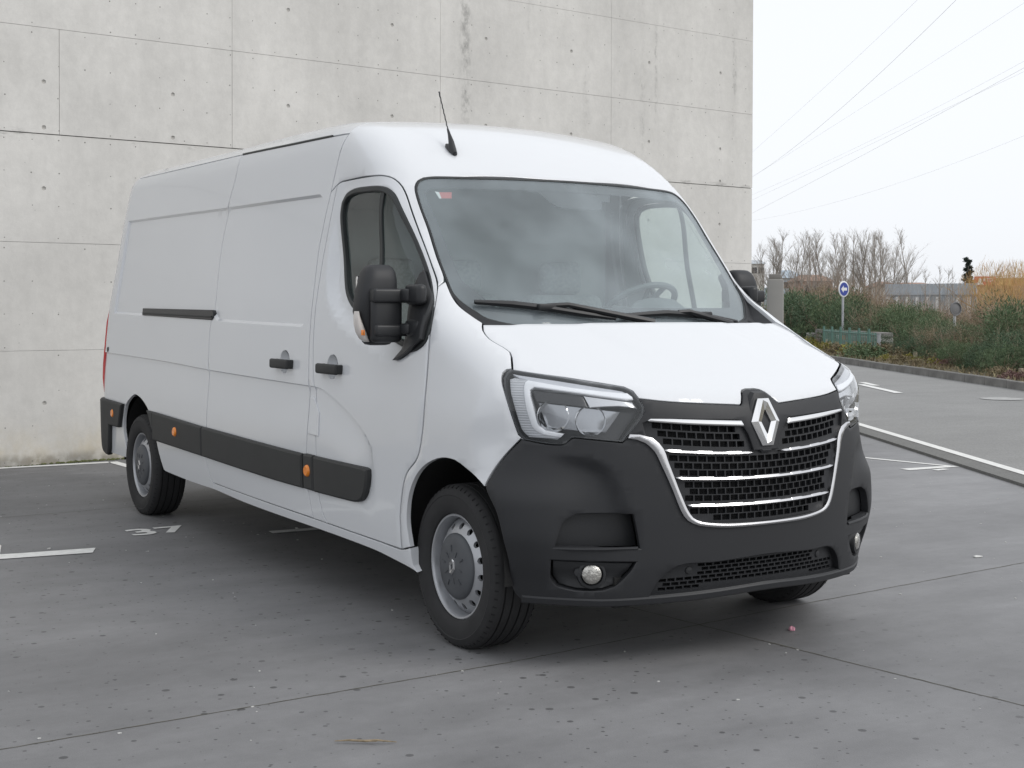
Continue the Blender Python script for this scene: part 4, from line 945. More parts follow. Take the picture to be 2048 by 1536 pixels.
# --- mirrors
def mirror(s):
    h = empty('door_mirror'); h.parent = van
    def fx(bm):
        if s == 1:
            bm.transform(Matrix.Scale(-1, 4, (0, 1, 0))); bmesh.ops.reverse_faces(bm, faces=bm.faces)
    # housing: stacked rounded-rectangle sections (z, y centre, half width y, front x, back x)
    sec = [(1.27, -1.095, 0.035, -0.455, -0.495), (1.274, -1.0985, 0.0535, -0.435, -0.51), (1.285, -1.1, 0.065, -0.42, -0.515), (1.33, -1.1065, 0.0785, -0.405, -0.52), (1.37, -1.112, 0.086, -0.4, -0.525), (1.42, -1.1185, 0.0945, -0.393, -0.525), (1.5, -1.1135, 0.0915, -0.386, -0.525), (1.56, -1.106, 0.082, -0.39, -0.52), (1.595, -1.102, 0.074, -0.4, -0.515), (1.615, -1.1005, 0.0645, -0.415, -0.505), (1.626, -1.1, 0.05, -0.43, -0.49), (1.629, -1.1, 0.03, -0.445, -0.48)]
    bm = bmesh.new(); rings = []; n = 28
    for (z, yc, hw, xf, xb) in sec:
        xc_, hx = (xf+xb)/2, (xf-xb)/2; ring = []
        for k in range(n):
            a_ = 2*math.pi*k/n; ca, sa = math.cos(a_), math.sin(a_); e_ = .62
            ring.append(bm.verts.new((xc_+hx*math.copysign(abs(ca)**e_, ca), yc+hw*math.copysign(abs(sa)**e_, sa)-(.0), z)))
        rings.append(ring)
    for a_, b_ in zip(rings, rings[1:]):
        for k in range(n): bm.faces.new((a_[k], a_[(k+1) % n], b_[(k+1) % n], b_[k]))
    bm.faces.new(rings[0][::-1]); bm.faces.new(rings[-1]); fx(bm); hs_ = bm_obj('mirror_housing', bm, M['plastic'], h, angle=60)
    # front cover shell with the upper arm flowing out of it
    bm = bmesh.new(); add_box(bm, (-.378, -1.103, 1.400), (.05, .150, .232), .024, seg=3); add_box(bm, (-.368, -1.05, 1.490), (.060, .26, .062), .012, seg=3); add_box(bm, (-.37, -1.05, 1.338), (.056, .24, .052), .012, seg=3)
    fx(bm); bm_obj('mirror_arm', bm, M['plastic2'], h, angle=50)
    # mirror pane
    bm = bmesh.new(); add_box(bm, (-.524, -1.11, 1.46), (.006, .13, .24), .01); fx(bm); bm_obj('mirror_pane', bm, M['chrome'], h)
    # triangular base plate on the door
    yb = -1.032
    base = [(-.315, 1.60), (-.255, 1.54), (-.160, 1.456), (-.168, 1.30), (-.40, 1.206), (-.43, 1.202), (-.40, 1.27), (-.375, 1.34), (-.37, 1.50), (-.35, 1.58)]
    bp_ = np.array([Sx(x, z)[0] for x, z in base])
    pl_ = panel('mirror_base', 'S', bp_, M['plastic2'], h, off=.026, grid=.03, step=.02, gap=0, bevel=.006, flange=.03, mirror=False)
    if s == 1:
        me = pl_.data
        for v in me.vertices: v.co.y *= -1
        me.flip_normals()
    for zc_, hh_ in ((1.492, .060), (1.345, .050)):
        bm = bmesh.new(); add_box(bm, (-.338, -.985, zc_), (.055, .13, hh_*.95), .010, rot=Matrix.Rotation(R_(18), 3, 'Z'), seg=3); add_box(bm, (-.285, -1.005, zc_+.004), (.13, .05, hh_*1.5), .022, rot=Matrix.Rotation(R_(4), 3, 'Z'), seg=4)
        fx(bm); bm_obj('mirror_hinge', bm, M['plastic2'], h, angle=50)
    # indicator
    bm = bmesh.new(); rings = []
    for z, yy, hw, x in ((1.287, -1.170, .008, -.435), (1.300, -1.184, .020, -.432), (1.33, -1.200, .024, -.43), (1.365, -1.212, .020, -.43), (1.40, -1.220, .012, -.43), (1.422, -1.221, .004, -.43)):
        ring = []
        for k in range(12):
            a_ = 2*math.pi*k/12; ring.append(bm.verts.new((x+.024*math.cos(a_), yy+hw*math.sin(a_), z)))
        rings.append(ring)
    for a_, b_ in zip(rings, rings[1:]):
        for k in range(12): bm.faces.new((a_[k], a_[(k+1) % 12], b_[(k+1) % 12], b_[k]))
    bm.faces.new(rings[0][::-1]); bm.faces.new(rings[-1]); fx(bm); io = bm_obj('indicator_lens', bm, mat('mirror_indicator', (.62, .58, .55), .2, 0, .5, .6) if s == -1 else bpy.data.materials['mirror_indicator'], h, angle=60)
    bm = bmesh.new(); 
    for dy_ in (0, .012): add_box(bm, (-.4055, -1.206+dy_*.8, 1.328), (.006, .007, .024), .002)
    fx(bm); bm_obj('indicator_bulb', bm, M['orange'], io)
mirror(-1); mirror(1)
for o in van.children:
    if o.name.startswith('door_mirror.'): o.location = (-.03, -.045, .012)
# --- wipers
def wiper(pts, blade, name='wiper'):
    h = empty(name); h.parent = van
    bm = bmesh.new(); add_tube(bm, blade, [.010]+[.0155]*(len(blade)-2)+[.009], 8); bm_obj('wiper_blade', bm, M['plastic2'], h)
    bm = bmesh.new(); add_tube(bm, pts, [.017, .014, .012, .011], 8); bm_obj('wiper_arm', bm, M['plastic2'], h)
    bm = bmesh.new(); c_ = Vector(blade[len(blade)//2]); add_box(bm, c_+Vector((.006, 0, .004)), (.028, .10, .03), .008); bm_obj('wiper_clip', bm, M['plastic2'], h)
def on_glass(y, z, o=.018):
    p = chart('F', np.array([[y, z]]), f_up)[0]; n_ = grad(f_up, p[None])[0]; return p+n_*o
WB1 = [on_glass(y, z) for y, z in WIPE['b1']]; WB2 = [on_glass(y, z) for y, z in WIPE['b2']]
wiper([on_glass(y, z, o) for y, z, o in WIPE['a1']], WB1); wiper([on_glass(y, z, o) for y, z, o in WIPE['a2']], WB2)
# --- antenna
h = empty('roof_antenna'); h.parent = van
b0 = Vector(F['roofs'][0]); ap = Vector((-.862, -.515, 2.318))
bm = bmesh.new(); add_tube(bm, [b0+Vector((.028, -.002, -.010)), b0+Vector((.0, 0, .012)), b0.lerp(ap, .35)+Vector((.004, 0, .012)), b0.lerp(ap, .7)+Vector((.002, 0, .006)), ap], [.012, .020, .014, .008, .005], 12); add_tube(bm, [b0+Vector((.035, 0, -.014)), b0+Vector((0, 0, .006)), b0+Vector((-.045, 0, .034)), b0+Vector((-.062, 0, .045))], [.006, .019, .015, .005], 12); bm_obj('antenna_foot', bm, M['plastic2'], h)
bm = bmesh.new(); t1 = ANT; add_tube(bm, [ap.lerp(t1, k/24)+Vector((0, .0012*math.sin(k*1.7), .0012*math.cos(k*1.7))) for k in range(25)], [.003]*21+[.004]*4, 6); bm_obj('antenna_rod', bm, M['plastic2'], h)
# --- cab interior
h = empty('cab_interior'); h.parent = van
bm = bmesh.new(); ys = np.linspace(-.88, .88, 23); prof = lambda y: [(.02-.19*y*y, 1.36), (-.08-.15*y*y, 1.385), (-.28-.08*y*y, 1.375), (-.42, 1.34), (-.47, 1.26), (-.43, 1.0), (-.30, .75)]
R0s = []
for y in ys:
    hump = .15*math.exp(-((y-.45)/.22)**4)
    R0s.append([bm.verts.new((x, y, z+(hump*(1 if x < -.35 else .35) if -.48 < x < -.15 else 0))) for x, z in prof(y)])
for a_, b_ in zip(R0s, R0s[1:]):
    for k in range(6): bm.faces.new((a_[k], a_[k+1], b_[k+1], b_[k]))
bm_obj('dashboard', bm, M['interd'], h, recalc=True)
bm = bmesh.new(); cx_ = Vector((-.64, .50, 1.445)); ax = Vector((-.55, 0, .83)).normalized(); e1 = Vector((0, 1, 0)); e2 = ax.cross(e1)
add_tube(bm, [cx_+(e1*math.cos(a_)+e2*math.sin(a_))*.20 for a_ in [2*math.pi*k/32 for k in range(33)]], .017, 8, cap=False)
for a_ in (R_(0), R_(180), R_(255), R_(285)): add_tube(bm, [cx_+(e1*math.cos(a_)+e2*math.sin(a_))*.19, cx_-ax*.03], .014, 6)
add_tube(bm, [cx_-ax*.02, cx_-ax*.28], [.055, .045], 12); bm_obj('steering_wheel', bm, M['interd'], h)
for yy, wd_ in ((.43, .50), (-.42, .84)):
    se = empty('seat'); se.parent = van
    bm = bmesh.new(); add_box(bm, (-.92, yy, .86), (.50, wd_, .16), .05, seg=3); bm_obj('seat_cushion', bm, M['fabric'], se, angle=60)
    bm = bmesh.new(); add_box(bm, (-1.20, yy, 1.20), (.14, wd_, .62), .05, rot=Matrix.Rotation(R_(-10), 3, 'Y'), seg=3); bm_obj('seat_back', bm, M['fabric'], se, angle=60)
    for q_ in ([yy] if wd_ < .6 else [yy-.2, yy+.2]):
        bm = bmesh.new(); add_box(bm, (-1.26, q_, 1.60), (.09, .26, .18), .04, seg=3); bm_obj('head_rest', bm, M['fabric'], se, angle=60)
bm = bmesh.new(); add_box(bm, (-1.42, 0, 1.36), (.03, 1.70, 1.72)); bm_obj('bulkhead', bm, M['head'], van, smooth=False)
lin = seq(U('C', F['door_top'])[::-1][1:6]+[0, .05], [(-.62, 1.2)], [(-.62, math.pi/2)]); lin = seq([(-1.38, .62)], [(-.80, .66)], [(-.72, .80)], [(-.70, 1.2)], [(-.67, math.pi/2)])
panel('roof_lining', 'C', seq(lin, mir(lin)[::-1]), M['inter'], van, off=-.06, grid=.1, gap=0, bevel=0, flange=0, disp=False)
bm = bmesh.new(); add_box(bm, (-.9, 0, .50), (1.1, 1.8, .04)); bm_obj('cab_floor', bm, M['interd'], van, smooth=False)
bm = bmesh.new(); add_box(bm, (-.555, -.02, 1.965), (.05, .13, .07), .02, seg=3); bm_obj('sensor_pod', bm, M['interd'], van)
# ================================================================ THE PLACE
CP = np.array([5.0, -3.867, 1.4456]); CR, CU, CF = None, None, None
_m = cam.matrix_world; CR = np.array(_m.col[0][:3]); CU = np.array(_m.col[1][:3]); CF = -np.array(_m.col[2][:3])
def bearing(px, dist):
    """ground point at the given distance in the direction that picture column px looks"""
    d = CF+CR*(px-1024)/2734.3; d = np.array([d[0], d[1]]); d /= np.linalg.norm(d); c = ((px-1024)/2734.3)
    k = dist*math.sqrt(1+c*c); return CP[0]+d[0]*k, CP[1]+d[1]*k
def hz(py, dist): return 1.4456+(614-py)/2734.3*dist
# ---- ground materials
def ground_mat(name, base, spots=True, grain=300, rough=.8, streak=.10, aggregate=.12):
    m = bpy.data.materials.new(name); m.use_nodes = True; n = m.node_tree; b = n.nodes['Principled BSDF']; b.inputs['Roughness'].default_value = rough
    L = n.links; tc = n.nodes.new('ShaderNodeTexCoord')
    def noise(scale, det, sc=(1, 1, 1), rg=.5):
        mp = n.nodes.new('ShaderNodeMapping'); mp.inputs['Scale'].default_value = sc; L.new(tc.outputs['Object'], mp.inputs[0])
        t = n.nodes.new('ShaderNodeTexNoise'); t.inputs['Scale'].default_value = scale; t.inputs['Detail'].default_value = det; t.inputs['Roughness'].default_value = rg; L.new(mp.outputs[0], t.inputs['Vector']); return t.outputs['Fac']
    def rng(s, a, b_, c, d):
        r = n.nodes.new('ShaderNodeMapRange'); r.inputs[1].default_value = a; r.inputs[2].default_value = b_; r.inputs[3].default_value = c; r.inputs[4].default_value = d; L.new(s, r.inputs[0]); return r.outputs[0]
    def mul(a, b_):
        x = n.nodes.new('ShaderNodeMath'); x.operation = 'MULTIPLY'; L.new(a, x.inputs[0]); L.new(b_, x.inputs[1]); return x.outputs[0]
    f = rng(noise(.55, 4), .3, .7, 1-streak, 1+streak)
    f = mul(f, rng(noise(1.1, 5, (2.2, .7, 1), .6), .3, .7, 1-streak, 1+streak))
    f = mul(f, rng(noise(grain, 2), .25, .75, 1-aggregate, 1+aggregate))
    f = mul(f, rng(noise(14, 6, rg=.7), .3, .75, .95, 1.05))
    if spots:
        sx = n.nodes.new('ShaderNodeSeparateXYZ'); L.new(tc.outputs['Object'], sx.inputs[0])
        spotmask = mul(rng(sx.outputs[1], -.6, 1.6, 1, .12), rng(noise(.9, 4, rg=.65), .30, .48, .35, 1))
        f = mul(f, rng(noise(.5, 7, (1, 1, 1), .62), .34, .66, .84, 1.13)); f = mul(f, rng(noise(3.2, 8, (1.6, .6, 1), .7), .35, .68, .90, 1.07)); f = mul(f, rng(noise(1.3, 9, (1, 1, 1), .75), .56, .70, 1, 1.12))
        wm = mul(rng(sx.outputs[0], -7.6, -5.6, 1, 0), rng(noise(2.6, 9, (2.2, .5, 1), .72), .50, .66, 0, 1)); f = mul(f, rng(wm, 0, 1, 1, 1.65)); f = mul(f, rng(sx.outputs[0], -7.4, -4.0, .84, 1))
        f = mul(f, rng(sx.outputs[1], -3, 6, .98, 1.16)); f = mul(f, rng(sx.outputs[0], -7.5, -2, .93, 1))  # paler towards the right: stronger light on that side put into the slab colour
        for sc_, rmin, rmax, keep in ((5.2, .04, .085, .60), (9.0, .03, .08, .55), (13.0, .03, .09, .62)):
            mp = n.nodes.new('ShaderNodeMapping'); mp.inputs['Location'].default_value = (sc_, sc_*.37, 0); L.new(tc.outputs['Object'], mp.inputs[0])
            v = n.nodes.new('ShaderNodeTexVoronoi'); v.inputs['Scale'].default_value = sc_; v.voronoi_dimensions = '2D'; L.new(mp.outputs[0], v.inputs['Vector'])
            sep = n.nodes.new('ShaderNodeSeparateColor'); L.new(v.outputs['Color'], sep.inputs[0])
            rad = rng(sep.outputs[0], keep, 1, rmin, rmax)
            cut = n.nodes.new('ShaderNodeMath'); cut.operation = 'GREATER_THAN'; L.new(sep.outputs[0], cut.inputs[0]); cut.inputs[1].default_value = keep
            sub = n.nodes.new('ShaderNodeMath'); sub.operation = 'SUBTRACT'; L.new(rad, sub.inputs[0]); L.new(v.outputs['Distance'], sub.inputs[1])
            s_ = mul(rng(sub.outputs[0], 0, .012, 0, 1), cut.outputs[0])
            f = mul(f, rng(mul(s_, spotmask), 0, 1, 1, .40))
    sc = n.nodes.new('ShaderNodeVectorMath'); sc.operation = 'SCALE'; sc.inputs[0].default_value = base; L.new(f, sc.inputs['Scale']); L.new(sc.outputs[0], b.inputs['Base Color'])
    bp = n.nodes.new('ShaderNodeBump'); bp.inputs['Strength'].default_value = .35; bp.inputs['Distance'].default_value = .003; L.new(noise(grain*.6, 3), bp.inputs['Height']); L.new(bp.outputs[0], b.inputs['Normal'])
    return m
M['slab'] = ground_mat('slab_concrete', (.184, .184, .188), True, 260, .62, .10, .12)
M['asphalt'] = ground_mat('asphalt', (.225, .225, .22), False, 60, .85, .06, .22)
M['asphalt2'] = ground_mat('asphalt_edge', (.15, .15, .143), False, 90, .9, .06, .3)
M['white_line'] = mat('road_paint', (.70, .70, .68), .75, noise=(22, .11, 9))
M['joint'] = mat('joint_dirt', (.085, .08, .058), .9, noise=(20, .4))
M['kerb'] = mat('kerb_concrete', (.16, .155, .145), .9, noise=(5, .3), bump=(40, .4, .004))
M['soil'] = mat('verge_soil', (.12, .105, .07), .95, noise=(3, .35), bump=(20, .6, .02))
def sheet(name, poly, z, m, thick=0, kind='structure', parent=None):
    vs_ = [(x, y, z) for x, y in poly]; n = len(vs_); A = area(np.array(poly)); 
    if A < 0: vs_ = vs_[::-1]
    fs = [tuple(range(n))]
    if thick:
        b = [(x, y, z-thick) for x, y, _ in vs_]; vs_ += b; fs += [(k, k+n, (k+1) % n+n, (k+1) % n) for k in range(n)]
    o = mesh_obj(name, vs_, fs, m, parent, False)
    if kind: tag(o, kind=kind)
    return o
ground = sheet('parking_ground', [(-2000, -2000), (2000, -2000), (2000, 2000), (-2000, 2000)], 0, M['slab'])
RD = np.array([.8628, -.5055]); RN = np.array([.5055, .8628])
rp = lambda s, n_: tuple(RD*s+RN*n_)
sheet('road', [rp(-400, 3.72), rp(200, 3.72), rp(200, 8.80), rp(-400, 8.80)], .022, M['asphalt'], .03)
sheet('road_edge_strip', [rp(-400, 3.715), rp(200, 3.715), rp(200, 3.96), rp(-400, 3.96)], .026, M['asphalt2'], .03)
def paint(name, poly, z, label, group=None):
    o = sheet(name, poly, z, M['white_line'], 0, None); tag(o, label, 'road marking', group); return o
tag(sheet('edge_line', [rp(-80, 3.95), rp(40, 3.95), rp(40, 4.06), rp(-80, 4.06)], .030, M['white_line'], 0, None), 'long white painted line along the near edge of the asphalt road', 'road marking')
def strip(a, b, wd_):
    a, b = np.array(a), np.array(b); d = (b-a)/np.linalg.norm(b-a); n_ = np.array([-d[1], d[0]])*wd_/2; return [tuple(a-n_), tuple(b-n_), tuple(b+n_), tuple(a+n_)]
paint('road_arrow_line', strip((-12.75, 15.02), (-10.62, 13.66), .15), .030, 'long white slanting dash on the road beside the white van nose')
paint('road_arrow_line', strip((-13.2, 15.55), (-12.3, 14.95), .13), .030, 'short white dash on the road, farther away than the long slanting one')
# bay markings
paint('bay_corner_mark', [(-3.165, -1.60), (-3.015, -1.66), (-3.09, -2.20), (-3.14, -2.50), (-3.62, -2.50), (-3.62, -2.06), (-3.53, -2.06), (-3.24, -2.13), (-3.22, -2.05)], .004, 'white painted bay corner cut by the left edge, left of the painted number')
paint('bay_stub_mark', strip((-3.15, -.50), (-3.07, .35), .09), .004, 'white painted bay stub lying in the shade under the van')
bq = paint('bay_corner_mark', [(-5.3, 5.80), (-3.36, 6.12), (-3.42, 5.60), (-3.30, 5.59), (-3.255, 6.20), (-5.3, 5.88)], .004, 'white painted bay corner with a pointed end, near the road edge on the right')
paint('bay_stub_mark', strip((-3.19, 5.79), (-3.20, 5.95), .07), .004, 'tiny white painted dash beside the pointed bay corner')
paint('wall_line', strip((-7.70, -3.6), (-7.56, -.25), .10)+[], .004, 'white painted line running along the foot of the concrete wall')
paint('bay_side_line', strip((-7.58, -.22), (-6.4, -.16), .09), .004, 'white bay side line running from the wall behind the rear wheel')
# painted number
def number(txt, name):
    cu = bpy.data.curves.new(name, 'FONT'); cu.body = txt; cu.size = .36; cu.offset = .009; cu.align_x = 'CENTER'; cu.align_y = 'CENTER'; cu.space_character = 1.0
    o = bpy.data.objects.new(name, cu); COL.objects.link(o); bpy.context.view_layer.update()
    dg = bpy.context.evaluated_depsgraph_get(); me = bpy.data.meshes.new_from_object(o.evaluated_get(dg)); bpy.data.objects.remove(o); bpy.data.curves.remove(cu)
    me.materials.clear(); return link(name, me, M['white_line'])
nb = number('37', 'bay_number'); nb.location = (-3.575, -1.095, .004); nb.rotation_euler = (0, 0, R_(NUMROT)); nb.scale = (1.08, .92, 1)
tag(nb, 'white painted bay number 37 on the ground beside the rear wheel', 'bay number')
# slab joints
def crack(name, pts, wd_, label):
    rnd = random.Random(len(label)); P = []
    for a, b in zip(pts, pts[1:]):
        a, b = np.array(a, float), np.array(b, float); k = max(2, int(np.linalg.norm(b-a)/.05))
        for j in range(k): P.append(a+(b-a)*j/k+np.array([rnd.uniform(-.0025, .0025), rnd.uniform(-.0025, .0025)]))
    P.append(np.array(pts[-1], float)); P = np.array(P); t_ = np.gradient(P, axis=0); nn = np.stack([-t_[:, 1], t_[:, 0]], 1); nn /= np.linalg.norm(nn, axis=1)[:, None]
    wv = np.array([wd_*rnd.uniform(.7, 1.3) for _ in P])[:, None]; A_ = P+nn*wv; B_ = P-nn*wv; n = len(P)
    o = mesh_obj(name, [(x, y, .0015) for x, y in A_]+[(x, y, .0015) for x, y in B_], [(i+n, i+1+n, i+1, i) for i in range(n-1)], M['joint'], None, False)
    tag(o, kind='structure')
crack('slab_joint', [(.60, -6), (.38, -2.89), (.335, -.9), (.17, .86), (.04, 2.74), (-.25, 6.6)], .0026, 'a')
crack('slab_joint', [(-.6, .09), (.322, .185), (.933, .252), (1.613, .331), (3.5, .55)], .003, 'bb')
crack('slab_joint', [(-4.6, -3.5), (-4.75, .0), (-4.95, 3.0), (-5.1, 7.1)], .003, 'ccc')
# kerb stones
def kerb_stone(s, first=[None]):
    if first[0] is None:
        bm = bmesh.new(); add_box(bm, (0, 0, .0), (.985, .13, .30), .012, seg=1); first[0] = bm_obj('kerb_stone', bm, M['kerb']); o = first[0]
    else: o = first[0].copy(); COL.objects.link(o)
    x, y = rp(s, 8.86); o.location = (x, y, .018+random.uniform(-.006, .006)); o.rotation_euler = (0, 0, math.atan2(RD[1], RD[0])+random.uniform(-.006, .006)); return o
kerb = empty('kerb', (0, 0, 0)); tag(kerb, kind='structure')
for i in range(46):
    o = kerb_stone(-52+i); o.parent = kerb
sheet('verge', [rp(-900, 8.90), rp(300, 8.90), rp(300, 900), rp(-900, 900)], .12, M['soil'])
mh = sheet('manhole_cover', [(-8.82+.33*math.cos(a), 13.96+.33*math.sin(a)) for a in [2*math.pi*k/24 for k in range(24)]], .030, mat('manhole_iron', (.34, .34, .33), .6, noise=(8, .2)), 0, None)
tag(mh, 'round pale grey manhole cover set in the asphalt road', 'manhole cover')
# ---- concrete wall
WA = R_(4.2); wall = empty('concrete_wall', (-7.731, -.655, 0)); wall.rotation_euler = (0, 0, WA)
tag(wall, 'tall bare concrete wall with formwork joints and tie holes behind the van', 'wall')
def wall_mat():
    m = bpy.data.materials.new('cast_concrete'); m.use_nodes = True; n = m.node_tree; b = n.nodes['Principled BSDF']; b.inputs['Roughness'].default_value = .85; L = n.links
    tc = n.nodes.new('ShaderNodeTexCoord'); sep = n.nodes.new('ShaderNodeSeparateXYZ'); L.new(tc.outputs['Object'], sep.inputs[0])
    def math_(op, a, b_=None, c=None):
        x = n.nodes.new('ShaderNodeMath'); x.operation = op
        for i, v in enumerate((a, b_, c)):
            if v is None: continue
            if isinstance(v, (int, float)): x.inputs[i].default_value = v
            else: L.new(v, x.inputs[i])
        return x.outputs[0]
    def noise(scale, det, sc=(1, 1, 1), rg=.5, loc=(0, 0, 0)):
        mp = n.nodes.new('ShaderNodeMapping'); mp.inputs['Scale'].default_value = sc; mp.inputs['Location'].default_value = loc; L.new(tc.outputs['Object'], mp.inputs[0])
        t = n.nodes.new('ShaderNodeTexNoise'); t.inputs['Scale'].default_value = scale; t.inputs['Detail'].default_value = det; t.inputs['Roughness'].default_value = rg; L.new(mp.outputs[0], t.inputs['Vector']); return t.outputs['Fac']
    def rng(s, a, b_, c, d):
        r = n.nodes.new('ShaderNodeMapRange'); r.inputs[1].default_value = a; r.inputs[2].default_value = b_; r.inputs[3].default_value = c; r.inputs[4].default_value = d; r.interpolation_type = 'SMOOTHSTEP'; L.new(s, r.inputs[0]); return r.outputs[0]
    f = rng(noise(.8, 6, rg=.6), .25, .75, .90, 1.06)
    f = math_('MULTIPLY', f, rng(noise(2.0, 6, (1, 1.6, .35), .6), .3, .7, .955, 1.03))
    f = math_('MULTIPLY', f, rng(noise(9, 8, rg=.75), .3, .7, .94, 1.035))
    f = math_('MULTIPLY', f, rng(noise(120, 3), .2, .8, .97, 1.03))
    # blow holes
    v = n.nodes.new('ShaderNodeTexVoronoi'); v.inputs['Scale'].default_value = 14; L.new(tc.outputs['Object'], v.inputs['Vector']); sp = n.nodes.new('ShaderNodeSeparateColor'); L.new(v.outputs['Color'], sp.inputs[0])
    hole = math_('MULTIPLY', math_('LESS_THAN', v.outputs['Distance'], rng(sp.outputs[1], 0, 1, .02, .075)), math_('GREATER_THAN', sp.outputs[0], .72))
    f = math_('MULTIPLY', f, rng(hole, 0, 1, 1, .72))
    st = None
    for u0, wd_, z0, k in ((4.49, .14, 2.9, .9), (5.36, .06, 3.5, .35), (5.62, .06, 4.6, .5), (6.21, .11, 3.3, .45), (7.12, .09, 3.3, .8), (7.33, .06, 3.6, .75), (8.70, .08, 3.6, .7), (1.31, .18, 4.2, .45), (-.35, .05, 2.4, .12), (3.15, .16, 3.0, .25), (2.75, .10, 3.9, .22), (5.95, .30, 4.2, .22), (8.15, .25, 4.3, .22), (.55, .25, 4.3, .18)):
        d = math_('ABSOLUTE', math_('SUBTRACT', sep.outputs[1], u0)); g = rng(d, 0, wd_, 1, 0); zm = rng(sep.outputs[2], z0-.25, z0+.45, 0, 1)
        s_ = math_('MULTIPLY', math_('MULTIPLY', g, zm), k); st = s_ if st is None else math_('MAXIMUM', st, s_)
    brk = rng(noise(13, 9, (1, 1, .55), .75, (3, 1, 2)), .36, .66, 0, 1); brk2 = rng(noise(2.2, 3, (1, 1, .8), .5, (9, 4, 2)), .35, .6, .25, 1)
    st = math_('MULTIPLY', math_('MULTIPLY', st, brk), brk2)
    f = math_('MULTIPLY', f, rng(st, 0, 1, 1, .52))
    col = n.nodes.new('ShaderNodeMix'); col.data_type = 'RGBA'; col.inputs[6].default_value = (.625, .613, .585, 1); col.inputs[7].default_value = (.52, .455, .33, 1)
    low = math_('MULTIPLY', rng(sep.outputs[2], .0, .55, .75, 0), rng(noise(3, 6, rg=.7), .35, .7, .2, 1)); L.new(low, col.inputs[0])
    dirt_haze = rng(math_('MULTIPLY', rng(sep.outputs[2], .02, .16, 1, 0), rng(noise(6, 5), .35, .6, .3, 1)), 0, 1, 1, .55); f = math_('MULTIPLY', f, dirt_haze)
    j = math_('MULTIPLY', rng(math_('ABSOLUTE', math_('SUBTRACT', sep.outputs[2], 2.985)), 0, .09, 1, 0), rng(noise(3.5, 6, (1, .7, 3), .7, (1, 5, 1)), .5, .72, 0, 1)); f = math_('MULTIPLY', f, rng(j, 0, 1, 1, .62))
    sc = n.nodes.new('ShaderNodeVectorMath'); sc.operation = 'SCALE'; L.new(col.outputs[2], sc.inputs[0]); L.new(f, sc.inputs['Scale']); L.new(sc.outputs[0], b.inputs['Base Color'])
    bp = n.nodes.new('ShaderNodeBump'); bp.inputs['Strength'].default_value = .3; bp.inputs['Distance'].default_value = .004; L.new(noise(30, 6), bp.inputs['Height']); L.new(bp.outputs[0], b.inputs['Normal'])
    return m
M['conc'] = wall_mat(); M['tie'] = mat('tie_hole_concrete', (.42, .41, .385), .9); M['conc_dark'] = mat('joint_shadow_concrete', (.16, .155, .145), .9, noise=(6, .3)); M['conc_bed'] = mat('joint_bed_concrete', (.40, .39, .37), .9, noise=(3, .45))
bm = bmesh.new(); add_box(bm, (-.236, .47, 3.7), (.44, 17.14, 7.5)); bm_obj('wall_core', bm, M['conc'], wall, smooth=False)
bm = bmesh.new(); add_box(bm, (-.012, .47, 3.7), (.002, 17.12, 7.4)); bm_obj('joint_bed', bm, M['conc_bed'], wall, smooth=False)
bm = bmesh.new(); add_box(bm, (-.008, .47, 2.9915), (.004, 17.1, .009)); bm_obj('lift_joint', bm, M['conc_dark'], wall, smooth=False)
zr = [0, 1.033, 2.01, 2.99, 3.95, 4.90, 5.87, 7.45]
ties = [(u, z_) for u in [-.14+1.2265*k for k in range(-6, 8)] for z_ in (.557, 1.50, 2.50, 3.05, 3.463, 4.43, 5.4)]
rr = random.Random(3); marks = []
tr_ = .021
